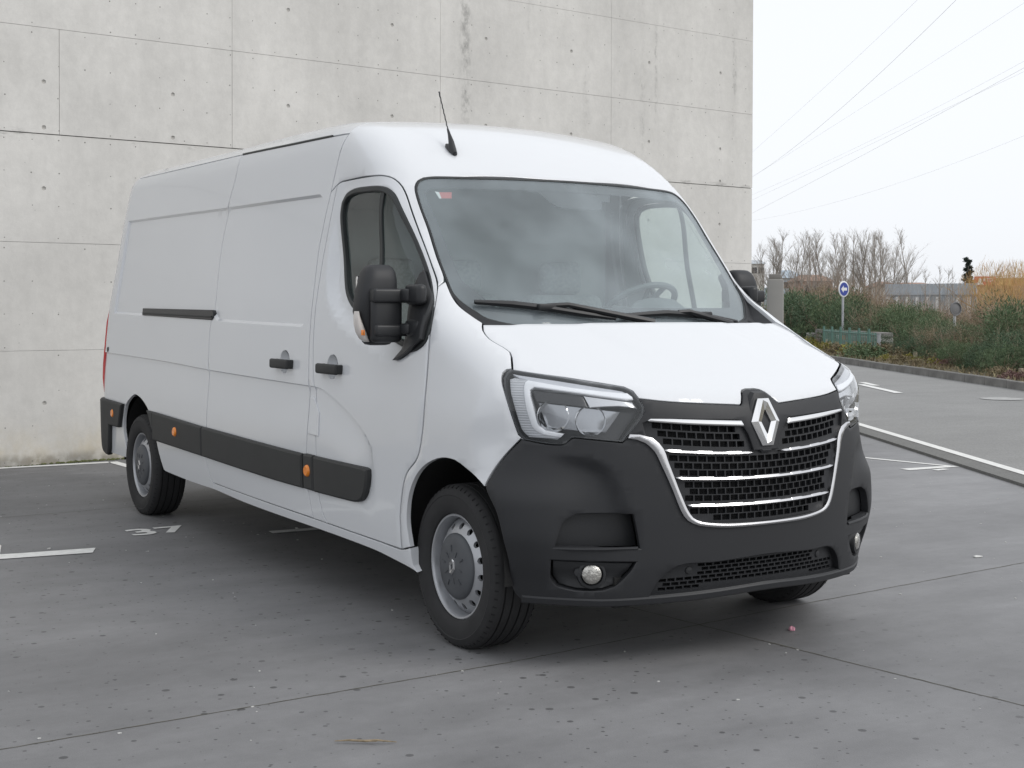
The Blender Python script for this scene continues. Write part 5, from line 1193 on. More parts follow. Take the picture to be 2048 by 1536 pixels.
for r in range(7):
    z0, z1 = zr[r], zr[r+1]
    us = [-8.1, -5.65, -3.2, -.755, 1.70, 4.155, 6.61, 9.04] if r >= 3 else [-8.1, -3.2, 4.155, 9.04]
    if r == 3: us = sorted(us+[0.0])
    for a, b in zip(us, us[1:]):
        g = .0013 if r != 3 and r != 2 else .002; face = .0 if r < 3 else .006
        O = [(a+g, z0+g+(.004 if r == 3 else 0)), (b-(g if b < 9 else 0), z0+g+(.004 if r == 3 else 0)), (b-(g if b < 9 else 0), z1-g), (a+g, z1-g)]
        V = [Vector(p) for p in O]; E = [(0, 1), (1, 2), (2, 3), (3, 0)]; hl_ = []
        for (u, z_) in ties:
            if a+.03 < u < b-.03 and z0+.03 < z_ < z1-.03 and (r != 1) and not (z_ == 3.05 and not (-.5 < u < 1.2 or u > 8)):
                i0 = len(V); V += [Vector((u+tr_*math.cos(q*math.pi/6), z_+tr_*math.sin(q*math.pi/6))) for q in range(12)]; E += [(i0+q, i0+(q+1) % 12) for q in range(12)]; hl_.append((i0, u, z_))
        res = delaunay_2d_cdt(V, E, [], 0, 1e-6); UV = np.array([(v.x, v.y) for v in res[0]]); T = np.array([t_[:3] for t_ in res[2]]); c_ = UV[T].mean(1); keep = np.ones(len(T), bool)
        for i0, u, z_ in hl_: keep &= np.hypot(c_[:, 0]-u, c_[:, 1]-z_) > tr_*.9
        T = T[keep]; vs_ = [(face, u, z_) for u, z_ in UV]; fs = [tuple(map(int, t_)) for t_ in T]
        b0_ = len(vs_); vs_ += [(face, *p) for p in O]+[(-.011, *p) for p in O]; fs += [(b0_+(k+1) % 4, b0_+k, b0_+4+k, b0_+4+(k+1) % 4) for k in range(4)]
        pn = mesh_obj('wall_panel', vs_, fs, M['conc'], wall, False)
        for i0, u, z_ in hl_:
            c0 = []; f2 = []
            for rad, dx in ((tr_, 0), (.0185, -.005), (.014, -.0065), (.0005, -.011)): c0 += [(face+dx, u+rad*math.cos(q*math.pi/6), z_+rad*math.sin(q*math.pi/6)) for q in range(12)]
            for k in range(4): f2 += [(k*12+q, k*12+(q+1) % 12, (k+1)*12+(q+1) % 12, (k+1)*12+q) for q in range(12)]
            o = mesh_obj('tie_hole', c0, f2[:36], M['tie'], wall, False); c_ = [(face-.0112, u+.0095*math.cos(q*math.pi/4), z_+.0095*math.sin(q*math.pi/4)) for q in range(8)]; mesh_obj('tie_plug', [(x+.0006, y, z) for x, y, z in c_], [tuple(range(8))], M['conc_dark'], o, False)
    cols = [1.68-.241*k for k in range(-40, 45)]
    nz = 4; zs_ = [z0+.035+(z1-z0-.085)/3*k for k in range(4)]
    for u in cols:
        for z_ in zs_:
            if -8 < u < 9 and z_ < 5.9 and rr.random() < .72 and not (r in (0, 1) and rr.random() < .5): marks.append((.001+(0 if r < 3 else .006), u+rr.uniform(-.006, .006), z_+rr.uniform(-.006, .006), rr.uniform(.0045, .0075)))
vs_ = []; fs = []
for x, u, z_, ra in marks:
    b = len(vs_); vs_ += [(x, u+ra*math.cos(q*math.pi/3), z_+ra*math.sin(q*math.pi/3)) for q in range(6)]; fs.append(tuple(range(b, b+6)))
tag(mesh_obj('screw_mark', vs_, fs, mat('screw_mark_grey', (.20, .195, .18), .9), wall, False), kind='stuff')
# moss and grit at the wall foot
bm = bmesh.new(); rr = random.Random(5)
for k in range(900):
    u = rr.uniform(-3.5, 9); x = rr.uniform(.0, .05)*rr.random(); s_ = rr.uniform(.006, .022)*(1 if math.sin(u*2.3)+math.sin(u*5.1+1) > -.2 else .4)
    bmesh.ops.create_icosphere(bm, subdivisions=1, radius=s_, matrix=Matrix.Translation((x, u, s_*.3)) @ Matrix.Diagonal((1, 1.4, .7, 1)))
mo_ = bm_obj('moss', bm, mat('moss', (.10, .11, .045), .95, noise=(15, .5)), None); mo_.location = wall.location; mo_.rotation_euler = wall.rotation_euler; tag(mo_, kind='stuff')
# litter
def chip(name, pts, z, m, label, cat, thick=.004):
    n = len(pts); cx_ = sum(p[0] for p in pts)/n; cy_ = sum(p[1] for p in pts)/n
    vs_ = [(x, y, z+thick*(.6+.4*math.sin(i*2.1))) for i, (x, y) in enumerate(pts)]+[(x, y, z) for x, y in pts]+[(cx_, cy_, z+thick*1.4)]
    fs = [(k, (k+1) % n, 2*n) for k in range(n)]+[(k+n, (k+1) % n+n, (k+1) % n, k) for k in range(n)]
    return tag(mesh_obj(name, vs_, fs, m, None), label, cat)
bm = bmesh.new(); add_tube(bm, [(.895, -1.945, .008), (.925, -1.905, .012), (.955, -1.86, .010), (.975, -1.83, .013), (1.01, -1.775, .007)], [.0015, .0035, .004, .0035, .0015], 7); add_tube(bm, [(.955, -1.86, .010), (.985, -1.835, .012)], [.0025, .001], 5)
tag(bm_obj('fallen_twig', bm, mat('twig_bark', (.24, .19, .125), .9, noise=(60, .4))), 'thin brown twig lying on the ground in the foreground', 'twig')
def Zp(px, py):
    d = CR*(px-1024)/2734.3+CU*(654.5-py)/2734.3+CF; t_ = -CP[2]/d[2]; return CP[0]+d[0]*t_, CP[1]+d[1]*t_
x, y = Zp(1583, 1261); chip('petal', [(x+.016*math.cos(a)*(1+.2*math.sin(3*a)), y+.012*math.sin(a)) for a in [k*.7 for k in range(9)]], .002, mat('petal_pink', (.62, .30, .38), .7), 'small pink petal on the ground in front of the bumper', 'petal', .014)
x, y = Zp(1955, 1114); chip('paper_scrap', [(x+.02*math.cos(a)*(1+.3*math.sin(2*a)), y+.03*math.sin(a)) for a in [k*.7 for k in range(9)]], .002, mat('scrap_white', (.6, .6, .58), .8), 'small white scrap on the ground right of the van', 'scrap', .006)
bm = bmesh.new(); rr = random.Random(11)
for k in range(420):
    x, y = rr.uniform(-7, 3.4), rr.uniform(-4, 7)
    s_ = rr.uniform(.002, .006) if rr.random() < .93 else rr.uniform(.007, .013)
    bmesh.ops.create_icosphere(bm, subdivisions=1, radius=s_, matrix=Matrix.Translation((x, y, s_*.3)) @ Matrix.Rotation(rr.uniform(0, 3), 4, 'Z') @ Matrix.Diagonal((1.5, .9, .5, 1)))
tag(bm_obj('grit', bm, mat('grit_pale', (.50, .50, .48), .8)), kind='stuff')
# worn pale scuffs: thin dried dirt film patches near the wall are in the slab material
# ---- gate post / pillar
gx, gy = bearing(1550.5, 14.5); p_ = empty('pillar', (gx, gy, 0), math.atan2(gy-CP[1], gx-CP[0]))
bm = bmesh.new(); add_box(bm, (0, 0, .87), (.165, .172, 1.74), .02); bm_obj('shaft', bm, mat('pillar_grey_paint', (.24, .235, .22), .55, noise=(4, .08)), p_)
bm = bmesh.new(); add_box(bm, (0, .006, 1.765), (.11, .125, .055), .006); bm_obj('cap', bm, mat('pillar_cap', (.19, .18, .165), .6), p_)
tag(p_, 'plain grey square post with a narrower cap, seen just right of the far mirror', 'post')
# ---- overhead wires
M['wire'] = mat('wire_grey', (.78, .78, .79), .6)
def dirp(px, py, dist):
    d = CR*(px-1024)/2734.3+CU*(654.5-py)/2734.3+CF; return Vector(CP+d*dist)
wires = [((1480, 326), (1700, 128), (1860, -26)), ((1480, 368), (1655, 240), (1912, 0)), ((1470, 375), (1740, 205), (2080, -15)), ((1470, 404), (1760, 272), (2080, 105)), ((1470, 444), (1760, 292), (2080, 118)), ((1500, 442), (1760, 378), (2080, 258)), ((1500, 400), (1560, 374), (2080, 128))]
for i, (a, b, c) in enumerate(wires):
    pts = []
    for k in range(21):
        t_ = k/20; q0, q1, q2 = (np.array(v, float) for v in (a, b, c)); 
        tb = .5; ctrl = (q1-.25*q0-.25*q2)/.5; q = (1-t_)**2*q0+2*t_*(1-t_)*ctrl+t_*t_*q2
        pts.append(dirp(q[0], q[1], 95-40*t_+i*1.5))
    bm = bmesh.new(); add_tube(bm, pts, .0045 if i not in (1, 4) else .0075, 5)
    tag(bm_obj('overhead_wire', bm, M['wire'], None), 'thin grey overhead wire, %s of the seven crossing the white sky' % ('topmost', 'second from the top', 'third from the top', 'fourth from the top', 'second lowest', 'lowest', 'third lowest')[i], 'wire', 'overhead wires crossing the sky')
# ---- signs
def round_sign(px, py, dist, rad, blue, label, base_z, face_rot):
    x, y = bearing(px, dist); e = empty('road_sign', (x, y, base_z), math.atan2(CP[1]-y, CP[0]-x)+face_rot); z = hz(py, dist)-base_z
    bm = bmesh.new(); add_tube(bm, [(-.04, 0, 0), (-.04, 0, z+rad*.8)], .038, 10); bm_obj('post', bm, mat('galvanised', (.42, .43, .45), .5, .3) if 'galvanised' not in bpy.data.materials else bpy.data.materials['galvanised'], e)
    bm = bmesh.new(); add_lathe(bm, [(.0005, 0), (rad, 0), (rad+.012, -.006), (rad+.012, -.02), (.0005, -.02)], 32, 'x', (0, 0, z)); d_ = bm_obj('disc', bm, mat('sign_white', (.72, .73, .74), .4) if blue else mat('sign_back_grey', (.16, .16, .165), .5), e, recalc=True)
    if blue:
        bm = bmesh.new(); add_lathe(bm, [(.0005, .003), (rad*.86, .003), (rad*.86, .001)], 32, 'x', (0, 0, z)); bm_obj('blue_field', bm, mat('sign_blue', (.035, .06, .30), .4), e, recalc=True)
        s_ = rad*.62; ar = [(-1, 0), (-.15, .75), (-.15, .30), (.95, .30), (.95, -.30), (-.15, -.30), (-.15, -.75)]
        mesh_obj('arrow', [(.006, a_*s_*1.0, z+b_*s_) for a_, b_ in ar], [(0, 6, 1), (1, 6, 5, 2), (2, 5, 4, 3)], bpy.data.materials['sign_white'], e, False)
    else:
        bm = bmesh.new(); add_tube(bm, [(.01, (rad+.01)*math.cos(a_), z+(rad+.01)*math.sin(a_)) for a_ in [2*math.pi*k/24 for k in range(25)]], .018, 5, cap=False); bm_obj('rim', bm, bpy.data.materials['sign_back_grey'], e)
    tag(e, label, 'road sign')
round_sign(1687.5, 578, 44, .25, True, 'round blue road sign with a white arrow pointing left on a tall grey post', .1, R_(52))
round_sign(1911, 617, 37, .165, False, 'round road sign seen from behind among the brown bushes', .1, R_(40))
x, y = bearing(1758, 38); bm = bmesh.new(); add_tube(bm, [(x, y, .1), (x, y, hz(668, 38))], .05, 10); add_tube(bm, [(x, y, hz(668, 38)), (x, y, hz(667, 38))], .06, 10); tag(bm_obj('post', bm, bpy.data.materials['galvanised']), 'short bare galvanised post at the edge of the green shrubs', 'post')
M['wood'] = mat('weathered_wood', (.24, .20, .15), .9, noise=(20, .3))
for (px, yt, dd, lb) in ((1831, 703, 33, 'stubby weathered wooden post at the foot of the shrubs, left one'), (2043, 735, 25.5, 'stubby weathered wooden post at the right edge of the picture')):
    x, y = bearing(px, dd); bm = bmesh.new(); add_box(bm, (x, y, (.1+hz(yt, dd))/2), (.07, .07, hz(yt, dd)-.1), .01); tag(bm_obj('wooden_post', bm, M['wood']), lb, 'post', 'wooden posts along the verge')
# low green fence and rubble wall
M['green_metal'] = mat('green_metal', (.10, .19, .16), .5)
fe = empty('metal_fence', (0, 0, 0)); tag(fe, 'low green metal fence with upright bars between the verge plants and the shrubs', 'fence')
P0_ = np.array(bearing(1648, 43)); P1_ = np.array(bearing(1752, 37)); N_ = 34
for k in range(N_+1):
    q = P0_+(P1_-P0_)*k/N_; big = k % 6 == 0; bm = bmesh.new(); add_box(bm, (q[0], q[1], .12+(.36 if big else .33)), (.05 if big else .02, .05 if big else .02, .74 if big else .62)); bm_obj('fence_post' if big else 'fence_bar', bm, M['green_metal'], fe, smooth=False)
for zz in (.22, .70):
    bm = bmesh.new(); add_tube(bm, [(P0_[0], P0_[1], zz), (P1_[0], P1_[1], zz)], .02, 6); bm_obj('fence_rail', bm, M['green_metal'], fe)
rw = empty('rubble_wall', (0, 0, 0)); tag(rw, 'low wall of mixed brown, orange and pale blocks in front of the shrubs', 'wall')
rm_ = [mat('block_brown', (.20, .165, .14), .9, noise=(3, .3)), mat('block_orange', (.50, .23, .13), .9), mat('block_pale', (.46, .45, .43), .9), mat('block_grey', (.22, .21, .20), .9)]
rr = random.Random(8); A_ = np.array(bearing(1622, 47)); B_ = np.array(bearing(1772, 39.5)); L_ = np.linalg.norm(B_-A_); ang = math.atan2(*(B_-A_)[::-1])
first = {}
for row in range(4):
    s_ = 0
    while s_ < L_:
        wd_ = rr.uniform(.3, .55); k = rr.choices((0, 1, 2, 3), (6, .8, 1, 3))[0]
        if row == 3 and rr.random() < .45: s_ += wd_; continue
        if k not in first:
            bm = bmesh.new(); add_box(bm, (0, 0, 0), (1, .3, .145), .02, seg=1); first[k] = bm_obj('block', bm, rm_[k], rw, smooth=False); o = first[k]
        else: o = first[k].copy(); COL.objects.link(o); o.parent = rw
        q = A_+(B_-A_)*(s_+wd_/2)/L_; o.location = (q[0]+rr.uniform(-.03, .03), q[1]+rr.uniform(-.03, .03), .19+row*.15); o.rotation_euler = (0, 0, ang); o.scale = (wd_*.96, 1, 1); s_ += wd_
# ---- vegetation
def leafmat(name, col, var=.35, hue=.02):
    m = bpy.data.materials.new(name); m.use_nodes = True; n = m.node_tree; b = n.nodes['Principled BSDF']; b.inputs['Roughness'].default_value = .65; b.inputs['Specular IOR Level'].default_value = .25
    g = n.nodes.new('ShaderNodeNewGeometry'); r = n.nodes.new('ShaderNodeMapRange'); r.inputs[3].default_value = 1-var; r.inputs[4].default_value = 1+var; n.links.new(g.outputs['Random Per Island'], r.inputs[0])
    h = n.nodes.new('ShaderNodeHueSaturation'); h.inputs['Color'].default_value = (*col, 1); n.links.new(r.outputs[0], h.inputs['Value'])
    r2 = n.nodes.new('ShaderNodeMapRange'); r2.inputs[3].default_value = .5-hue; r2.inputs[4].default_value = .5+hue; mu = n.nodes.new('ShaderNodeMath'); mu.operation = 'FRACT'; m3 = n.nodes.new('ShaderNodeMath'); m3.operation = 'MULTIPLY'; m3.inputs[1].default_value = 17.3
    n.links.new(g.outputs['Random Per Island'], m3.inputs[0]); n.links.new(m3.outputs[0], mu.inputs[0]); n.links.new(mu.outputs[0], r2.inputs[0]); n.links.new(r2.outputs[0], h.inputs['Hue']); n.links.new(h.outputs[0], b.inputs['Base Color'])
    return m
M['leaf_d'] = leafmat('shrub_leaf_dark', (.075, .115, .066)); M['leaf_m'] = leafmat('shrub_leaf_mid', (.105, .150, .078)); M['leaf_y'] = leafmat('verge_leaf_yellow', (.22, .20, .045), .4, .03)
M['twig_b'] = leafmat('dry_twig', (.30, .23, .17), .35, .02); M['twig_g'] = leafmat('bare_branch', (.32, .29, .26), .25, .01); M['leaf_w'] = leafmat('willow_strand', (.50, .33, .15), .25, .02); M['leaf_c'] = leafmat('conifer_needle', (.030, .042, .034), .3, .01); M['dry'] = leafmat('dry_grass', (.20, .165, .10), .3, .02)
M['heather'] = leafmat('heather', (.15, .09, .08), .3, .02)
def blades(n, place, size, rnd, tilt=.6, up=.5, asp=.28):
    """n slender leaf faces; place(rnd) -> point, outward"""
    vs_ = np.zeros((n*4, 3)); fs = []
    for i in range(n):
        p, o = place(rnd); d = np.array([rnd.gauss(0, tilt), rnd.gauss(0, tilt), rnd.gauss(0, tilt)])+np.array(o)+np.array([0, 0, up]); d /= np.linalg.norm(d)+1e-9
        s = np.cross(d, [rnd.gauss(0, 1), rnd.gauss(0, 1), rnd.gauss(0, 1)]); s /= np.linalg.norm(s)+1e-9; L_ = size*rnd.uniform(.6, 1.4); wd_ = L_*asp
        p = np.array(p); vs_[i*4] = p; vs_[i*4+1] = p+d*L_*.5+s*wd_*.5; vs_[i*4+2] = p+d*L_; vs_[i*4+3] = p+d*L_*.5-s*wd_*.5; fs.append((i*4, i*4+1, i*4+2, i*4+3))
    return vs_, fs
def shrub_mesh(seed, h, r, n, size, m, name='foliage', up=.6, tilt=.5, asp=.25):
    rnd = random.Random(seed); cl = [(rnd.gauss(0, r*.5), rnd.gauss(0, r*.5), rnd.uniform(.15, .9)*h, rnd.uniform(.25, .5)*r) for _ in range(16)]
    cl = [(x, y, min(z, h*(1-.5*(math.hypot(x, y)/(r*1.3))**2)), q) for x, y, z, q in cl]
    def pl(rd):
        x, y, z, q = rd.choice(cl); a = np.array([rd.gauss(0, 1), rd.gauss(0, 1), rd.gauss(0, 1)]); a /= np.linalg.norm(a); k = q*rd.uniform(.5, 1.1)
        return (x+a[0]*k, y+a[1]*k, max(.02, z+a[2]*k)), a*.8
    v, f_ = blades(n, pl, size, rnd, tilt, up, asp); me = bpy.data.meshes.new(name); me.from_pydata(v.tolist(), [], f_); me.materials.append(m); return me
def stem_mesh(seed, h, n, spread, rad, name, m, levels=2, droop=0, upb=.7):
    """bare branching plant from thin three-sided limbs"""
    rnd = random.Random(seed); bm = bmesh.new()
    def grow(p, d, L_, r, lv):
        k = 4; pts = [p]; q = Vector(p); dd = Vector(d)
        for i in range(k):
            dd = (dd+Vector((rnd.gauss(0, .10), rnd.gauss(0, .10), rnd.gauss(0, .06)-droop*(i/k)))).normalized(); q = q+dd*L_/k; pts.append(q.copy())
        add_tube(bm, pts, [r*(1-.75*i/k) for i in range(k+1)], 4 if lv == levels else 3, cap=False)
        if lv > 0:
            for _ in range(n):
                t_ = rnd.uniform(.25, .98); i = min(k-1, int(t_*k)); b_ = pts[i].lerp(pts[i+1], t_*k-i); a_ = rnd.uniform(0, 6.28)
                nd = (dd*upb+Vector((math.cos(a_), math.sin(a_), rnd.uniform(.0, .6)))*spread).normalized(); grow(b_, nd, L_*rnd.uniform(.3, .55), r*.45*(1-.4*t_), lv-1)
    return bm, grow, rnd
def make_tree(seed, h, r, nlimb, spread, m, levels=3):
    bm, grow, rnd = stem_mesh(seed, h, nlimb, spread, r, 't', m, levels)
    bt = bmesh.new(); pts = [Vector((0, 0, 0))]; d = Vector((rnd.gauss(0, .05), rnd.gauss(0, .05), 1)).normalized()
    for i in range(8): d = (d+Vector((rnd.gauss(0, .05), rnd.gauss(0, .05), .1))).normalized(); pts.append(pts[-1]+d*h/8)
    add_tube(bt, pts, [r*(1-.9*i/8) for i in range(9)], 6, cap=False)
    for _ in range(nlimb*2):
        t_ = rnd.uniform(.22, .95); i = min(7, int(t_*8)); b_ = pts[i].lerp(pts[i+1], t_*8-i); a_ = rnd.uniform(0, 6.28)
        nd = Vector((math.cos(a_)*spread, math.sin(a_)*spread, 1)).normalized(); grow(b_, nd, h*(1-t_*.75)*rnd.uniform(.28, .5), r*.5*(1-t_*.6), levels-1)
    mt = bpy.data.meshes.new('trunk'); bt.to_mesh(mt); bt.free(); mt.materials.append(m); mb = bpy.data.meshes.new('branches'); bm.to_mesh(mb); bm.free(); mb.materials.append(m)
    return mt, mb
def put(name, x, y, z, meshes, label, cat, group=None, rz=0, sc=(1, 1, 1)):
    e = empty(name, (x, y, z), rz); e.scale = sc
    for nm, me in meshes:
        o = bpy.data.objects.new(nm, me); COL.objects.link(o); o.parent = e
    tag(e, label, cat, group); return e
rr = random.Random(21)
sh = []
for i in range(5):
    me = shrub_mesh(40+i, 1.9, 1.5, 7000, .12, M['leaf_d'] if i % 2 else M['leaf_m'], 'foliage', .55, .5, .2)
    bm, grow, rn = stem_mesh(i, 1, 4, .6, .03, 's', None, 1); 
    for _ in range(7): grow(Vector((0, 0, 0)), Vector((rn.gauss(0, .5), rn.gauss(0, .5), 1)).normalized(), 1.5, .03, 1)
    ms = bpy.data.meshes.new('stem'); bm.to_mesh(ms); bm.free(); ms.materials.append(M['twig_b']); sh.append((me, ms))
def tpos(px, py, dist): x, y = bearing(px, dist); return x, y
spots = []
for px, dist, top in ((1560, 49, 585), (1592, 48, 580), (1625, 50, 583), (1655, 47, 592), (1690, 50, 588), (1712, 46, 640), (1742, 45, 655), (1765, 46, 628), (1790, 43, 610), (1812, 41, 622), (1838, 44, 608), (1860, 38, 632), (1880, 36, 655), (1905, 34, 668), (1930, 33, 650), (1952, 31, 690), (1978, 31, 655), (2003, 29, 700), (2030, 29, 665), (2062, 28, 640), (2095, 27, 655), (1850, 34.5, 700), (1890, 32, 712), (1925, 29.5, 725), (1790, 38.5, 690), (1820, 36, 700), (1975, 28, 735), (2010, 27, 735), (2040, 31, 600), (1725, 43, 645), (1700, 45, 612), (1745, 46.5, 618), (1775, 44.5, 616), (1870, 37, 640), (1935, 34, 640), (1990, 32, 645), (2050, 30.5, 640), (1680, 45.5, 600)):
    spots.append((px, dist, top))
ORD = ['leftmost', 'second', 'third', 'fourth', 'fifth', 'sixth', 'seventh', 'eighth', 'ninth', 'tenth', 'eleventh', 'twelfth', 'thirteenth', 'fourteenth', 'fifteenth', 'sixteenth', 'seventeenth', 'eighteenth', 'nineteenth', 'twentieth', 'twenty-first', 'twenty-second', 'twenty-third', 'twenty-fourth', 'twenty-fifth', 'twenty-sixth', 'twenty-seventh', 'twenty-eighth', 'twenty-ninth', 'thirtieth', 'thirty-first', 'thirty-second', 'thirty-third', 'thirty-fourth', 'thirty-fifth', 'thirty-sixth', 'thirty-seventh', 'thirty-eighth', 'thirty-ninth', 'fortieth', 'forty-first', 'forty-second', 'forty-third', 'forty-fourth', 'forty-fifth', 'forty-sixth', 'forty-seventh', 'forty-eighth', 'forty-ninth', 'fiftieth']
def nth(i): return ORD[i] if i == 0 else ORD[i]+' from the left'
spots.sort()
for i, (px, dist, top) in enumerate(spots):
    x, y = bearing(px, dist); hh = max(.6, hz(top, dist)-.1); me, ms = sh[i % 5]
    put('evergreen_shrub', x, y, .10, [('foliage', me), ('stem', ms)], 'dense green shrub beyond the far kerb, '+nth(i)+' of the green thicket', 'shrub', 'green shrubs beyond the far kerb', rr.uniform(0, 6.28), (hh/2.05, hh/2.05, hh/2.05))
br = []
for i in range(4):
    bm, grow, rn = stem_mesh(70+i, 1, 5, .45, .02, 's', None, 2)
    for _ in range(26): grow(Vector((rn.gauss(0, .5), rn.gauss(0, .5), 0)), Vector((rn.gauss(0, .35), rn.gauss(0, .35), 1)).normalized(), rn.uniform(1.3, 2.3), .016, 2)
    me = bpy.data.meshes.new('branches'); bm.to_mesh(me); bm.free(); me.materials.append(M['twig_b']); br.append(me)
brl = [shrub_mesh(90+i, 1.7, 1.2, 2200, .10, M['dry'], 'dry_leaves', .4, .6, .3) for i in range(2)]
for i in range(34):
    px = 1560+i*15.5+rr.uniform(-6, 6); dist = np.interp(px, [1560, 2080], [60, 38])+rr.uniform(-4, 5); x, y = bearing(px, dist)
    top = np.interp(px, [1560, 1640, 1700, 1760, 1800, 1900, 2080], [590, 556, 560, 572, 598, 610, 590])+rr.uniform(-8, 10); hh = max(.8, hz(top, dist)-.1)
    put('bare_shrub', x, y, .10, [('branches', br[i % 4]), ('dry_leaves', brl[i % 2])], 'brown leafless brushwood shrub behind the green shrubs, '+nth(i), 'shrub', 'brown brushwood behind the green shrubs', rr.uniform(0, 6.28), (hh/2.3,)*3)
for i, (px, dist, top) in enumerate(((1742, 44, 604), (1870, 35, 640), (1916, 33, 640), (1962, 31, 655), (2014, 30, 650))):
    x, y = bearing(px, dist); hh = hz(top, dist)-.1
    put('bare_shrub', x, y, .10, [('branches', br[i % 4]), ('dry_leaves', brl[i % 2])], 'brown leafless shrub growing among the green shrubs, '+nth(i), 'shrub', 'brown shrubs among the green ones', rr.uniform(0, 6.28), (hh/2.3,)*3)
trs = [make_tree(100+i, 7.0, .085, 9, .38, M['twig_g'], 3) for i in range(5)]
tx = [1512, 1528, 1541, 1549, 1560, 1581, 1600, 1617, 1634, 1648, 1662, 1676, 1690, 1701, 1716, 1727, 1739, 1751, 1762, 1771, 1790, 1813]
for i, px in enumerate(tx):
    dist = 88+rr.uniform(-8, 10); x, y = bearing(px, dist); top = np.interp(px, [1512, 1540, 1600, 1700, 1765, 1790, 1815], [520, 478, 470, 468, 462, 475, 466])+rr.uniform(-4, 12); hh = hz(top, dist)-.1; a_, b_ = trs[i % 5]
    put('bare_tree', x, y, .10, [('trunk', a_), ('branches', b_)], 'slender leafless tree against the white sky, '+nth(i)+' of the tall row' if i < 20 else ('leafless tree standing apart, second from the right end of the tall row', 'rightmost leafless tree of the tall row, spreading to the right')[i-20], 'tree', 'leafless trees in the background row', rr.uniform(0, 6.28), (hh/7.0,)*3)
st_ = [make_tree(130+i, 3.2, .05, 7, .7, M['twig_g'], 2) for i in range(2)]
for i, px in enumerate((1846, 1862, 1880, 1895, 1908)):
    x, y = bearing(px, 66+i); hh = hz((548, 540, 528, 536, 536)[i], 66)-.1
    put('small_bare_tree', x, y, .1, [('trunk', st_[i % 2][0]), ('branches', st_[i % 2][1])], 'small leafless tree in front of the grey metal fence, '+nth(i), 'tree', 'small leafless trees by the metal fence', rr.uniform(0, 6), (hh/3.2,)*3)
# willow
wb, wg, wr_ = stem_mesh(55, 1, 7, .9, .05, 's', None, 2)
for _ in range(12): wg(Vector((0, 0, .3)), Vector((wr_.gauss(0, .55), wr_.gauss(0, .55), 1)).normalized(), 2.6, .05, 2)
mw = bpy.data.meshes.new('branches'); wb.to_mesh(mw); wb.free(); mw.materials.append(M['leaf_w'])
def wpl(rd):
    a_ = rd.uniform(0, 6.28); r_ = 2.0*math.sqrt(rd.random()); return (r_*math.cos(a_), r_*math.sin(a_), rd.uniform(.7, 3.7-.45*r_*r_*.5)), (0, 0, -.4)
v, f_ = blades(5200, wpl, .34, random.Random(4), .25, -.9, .035); ms = bpy.data.meshes.new('strands'); ms.from_pydata(v.tolist(), [], f_); ms.materials.append(M['leaf_w'])
x, y = bearing(2012, 62); put('willow_tree', x, y, .1, [('branches', mw), ('strands', ms)], 'golden willow tree with drooping thin twigs at the right edge', 'tree', None, 0, (1.05, 1.05, 1.0))
x, y = bearing(2070, 58); put('willow_tree', x, y, .1, [('branches', mw), ('strands', ms)], 'second golden willow cut by the right edge of the picture', 'tree', None, 2, (1.05, 1.05, .95))
# crooked conifer
rn = random.Random(12); bt = bmesh.new(); add_tube(bt, [(0, 0, 0), (.03, .05, 1.5), (-.05, .0, 3), (.04, -.06, 4.1), (-.02, .06, 4.6)], [.14, .11, .07, .04, .02], 7); ct_ = bpy.data.meshes.new('trunk'); bt.to_mesh(ct_); bt.free(); ct_.materials.append(M['twig_g'])
cl = []
for k in range(26):
    z = 1.4+3.3*k/26; a_ = k*2.4; wd_ = .62*(1-.72*(z-1.4)/3.3)*rn.uniform(.5, 1.15); cl.append((wd_*.6*math.cos(a_), wd_*.6*math.sin(a_), z, wd_*.42))
def cpl(rd):
    x, y, z, q = rd.choice(cl); return (x+rd.gauss(0, q*.55), y+rd.gauss(0, q*.55), z+rd.gauss(0, q*.4)), (x*2, y*2, -.2)
v, f_ = blades(3600, cpl, .16, rn, .5, .3, .3); mc = bpy.data.meshes.new('foliage'); mc.from_pydata(v.tolist(), [], f_); mc.materials.append(M['leaf_c'])
x, y = bearing(1936, 78); put('conifer', x, y, 0, [('trunk', ct_), ('foliage', mc)], 'crooked dark narrow conifer beside the red sign board', 'tree', None, 0, ((hz(513, 78))/4.75,)*3)
# verge plants
vm = [shrub_mesh(200+i, .5, .5, 1100, .09, m_, 'foliage', .5, .6, .45) for i, m_ in enumerate((M['leaf_y'], M['dry'], M['heather'], M['leaf_m']))]
vl = ['yellowish low plant behind the far kerb', 'straw coloured dry tuft behind the far kerb', 'low purplish brown heather behind the far kerb', 'small green plant behind the far kerb']
kc = [0, 0, 0, 0]
for i in range(64):
    s_ = -42+i*.52+rr.uniform(-.3, .3); n_ = rr.uniform(9.15, 10.6); x, y = rp(s_, n_); k = rr.choices((0, 1, 2, 3), (4, 4, 3, 2))[0] if s_ > -30 else rr.choices((0, 1, 3), (6, 2, 1))[0]
    q = rr.uniform(.30, .62)*(1.0 if s_ > -28 else 1.5); put('verge_plant', x, y, .10, [('foliage', vm[k])], vl[k]+', '+nth(kc[k]), 'plant', ['yellowish verge plants', 'dry verge tufts', 'heather on the verge', 'small green verge plants'][k], rr.uniform(0, 6.28), (q, q, q*.75)); kc[k] += 1
# green carpet under the shrubs
def gpl(rd):
    s_ = rd.uniform(-60, -6); n_ = 9.0+rd.random()**1.3*14; x, y = rp(s_, n_); return (x, y, .12), (0, 0, .6)
v, f_ = blades(34000, gpl, .11, random.Random(9), .6, .5, .22); mg = bpy.data.meshes.new('ground_cover'); mg.from_pydata(v.tolist(), [], f_); mg.materials.append(M['dry']); tag(link('ground_cover', mg, None), kind='stuff')
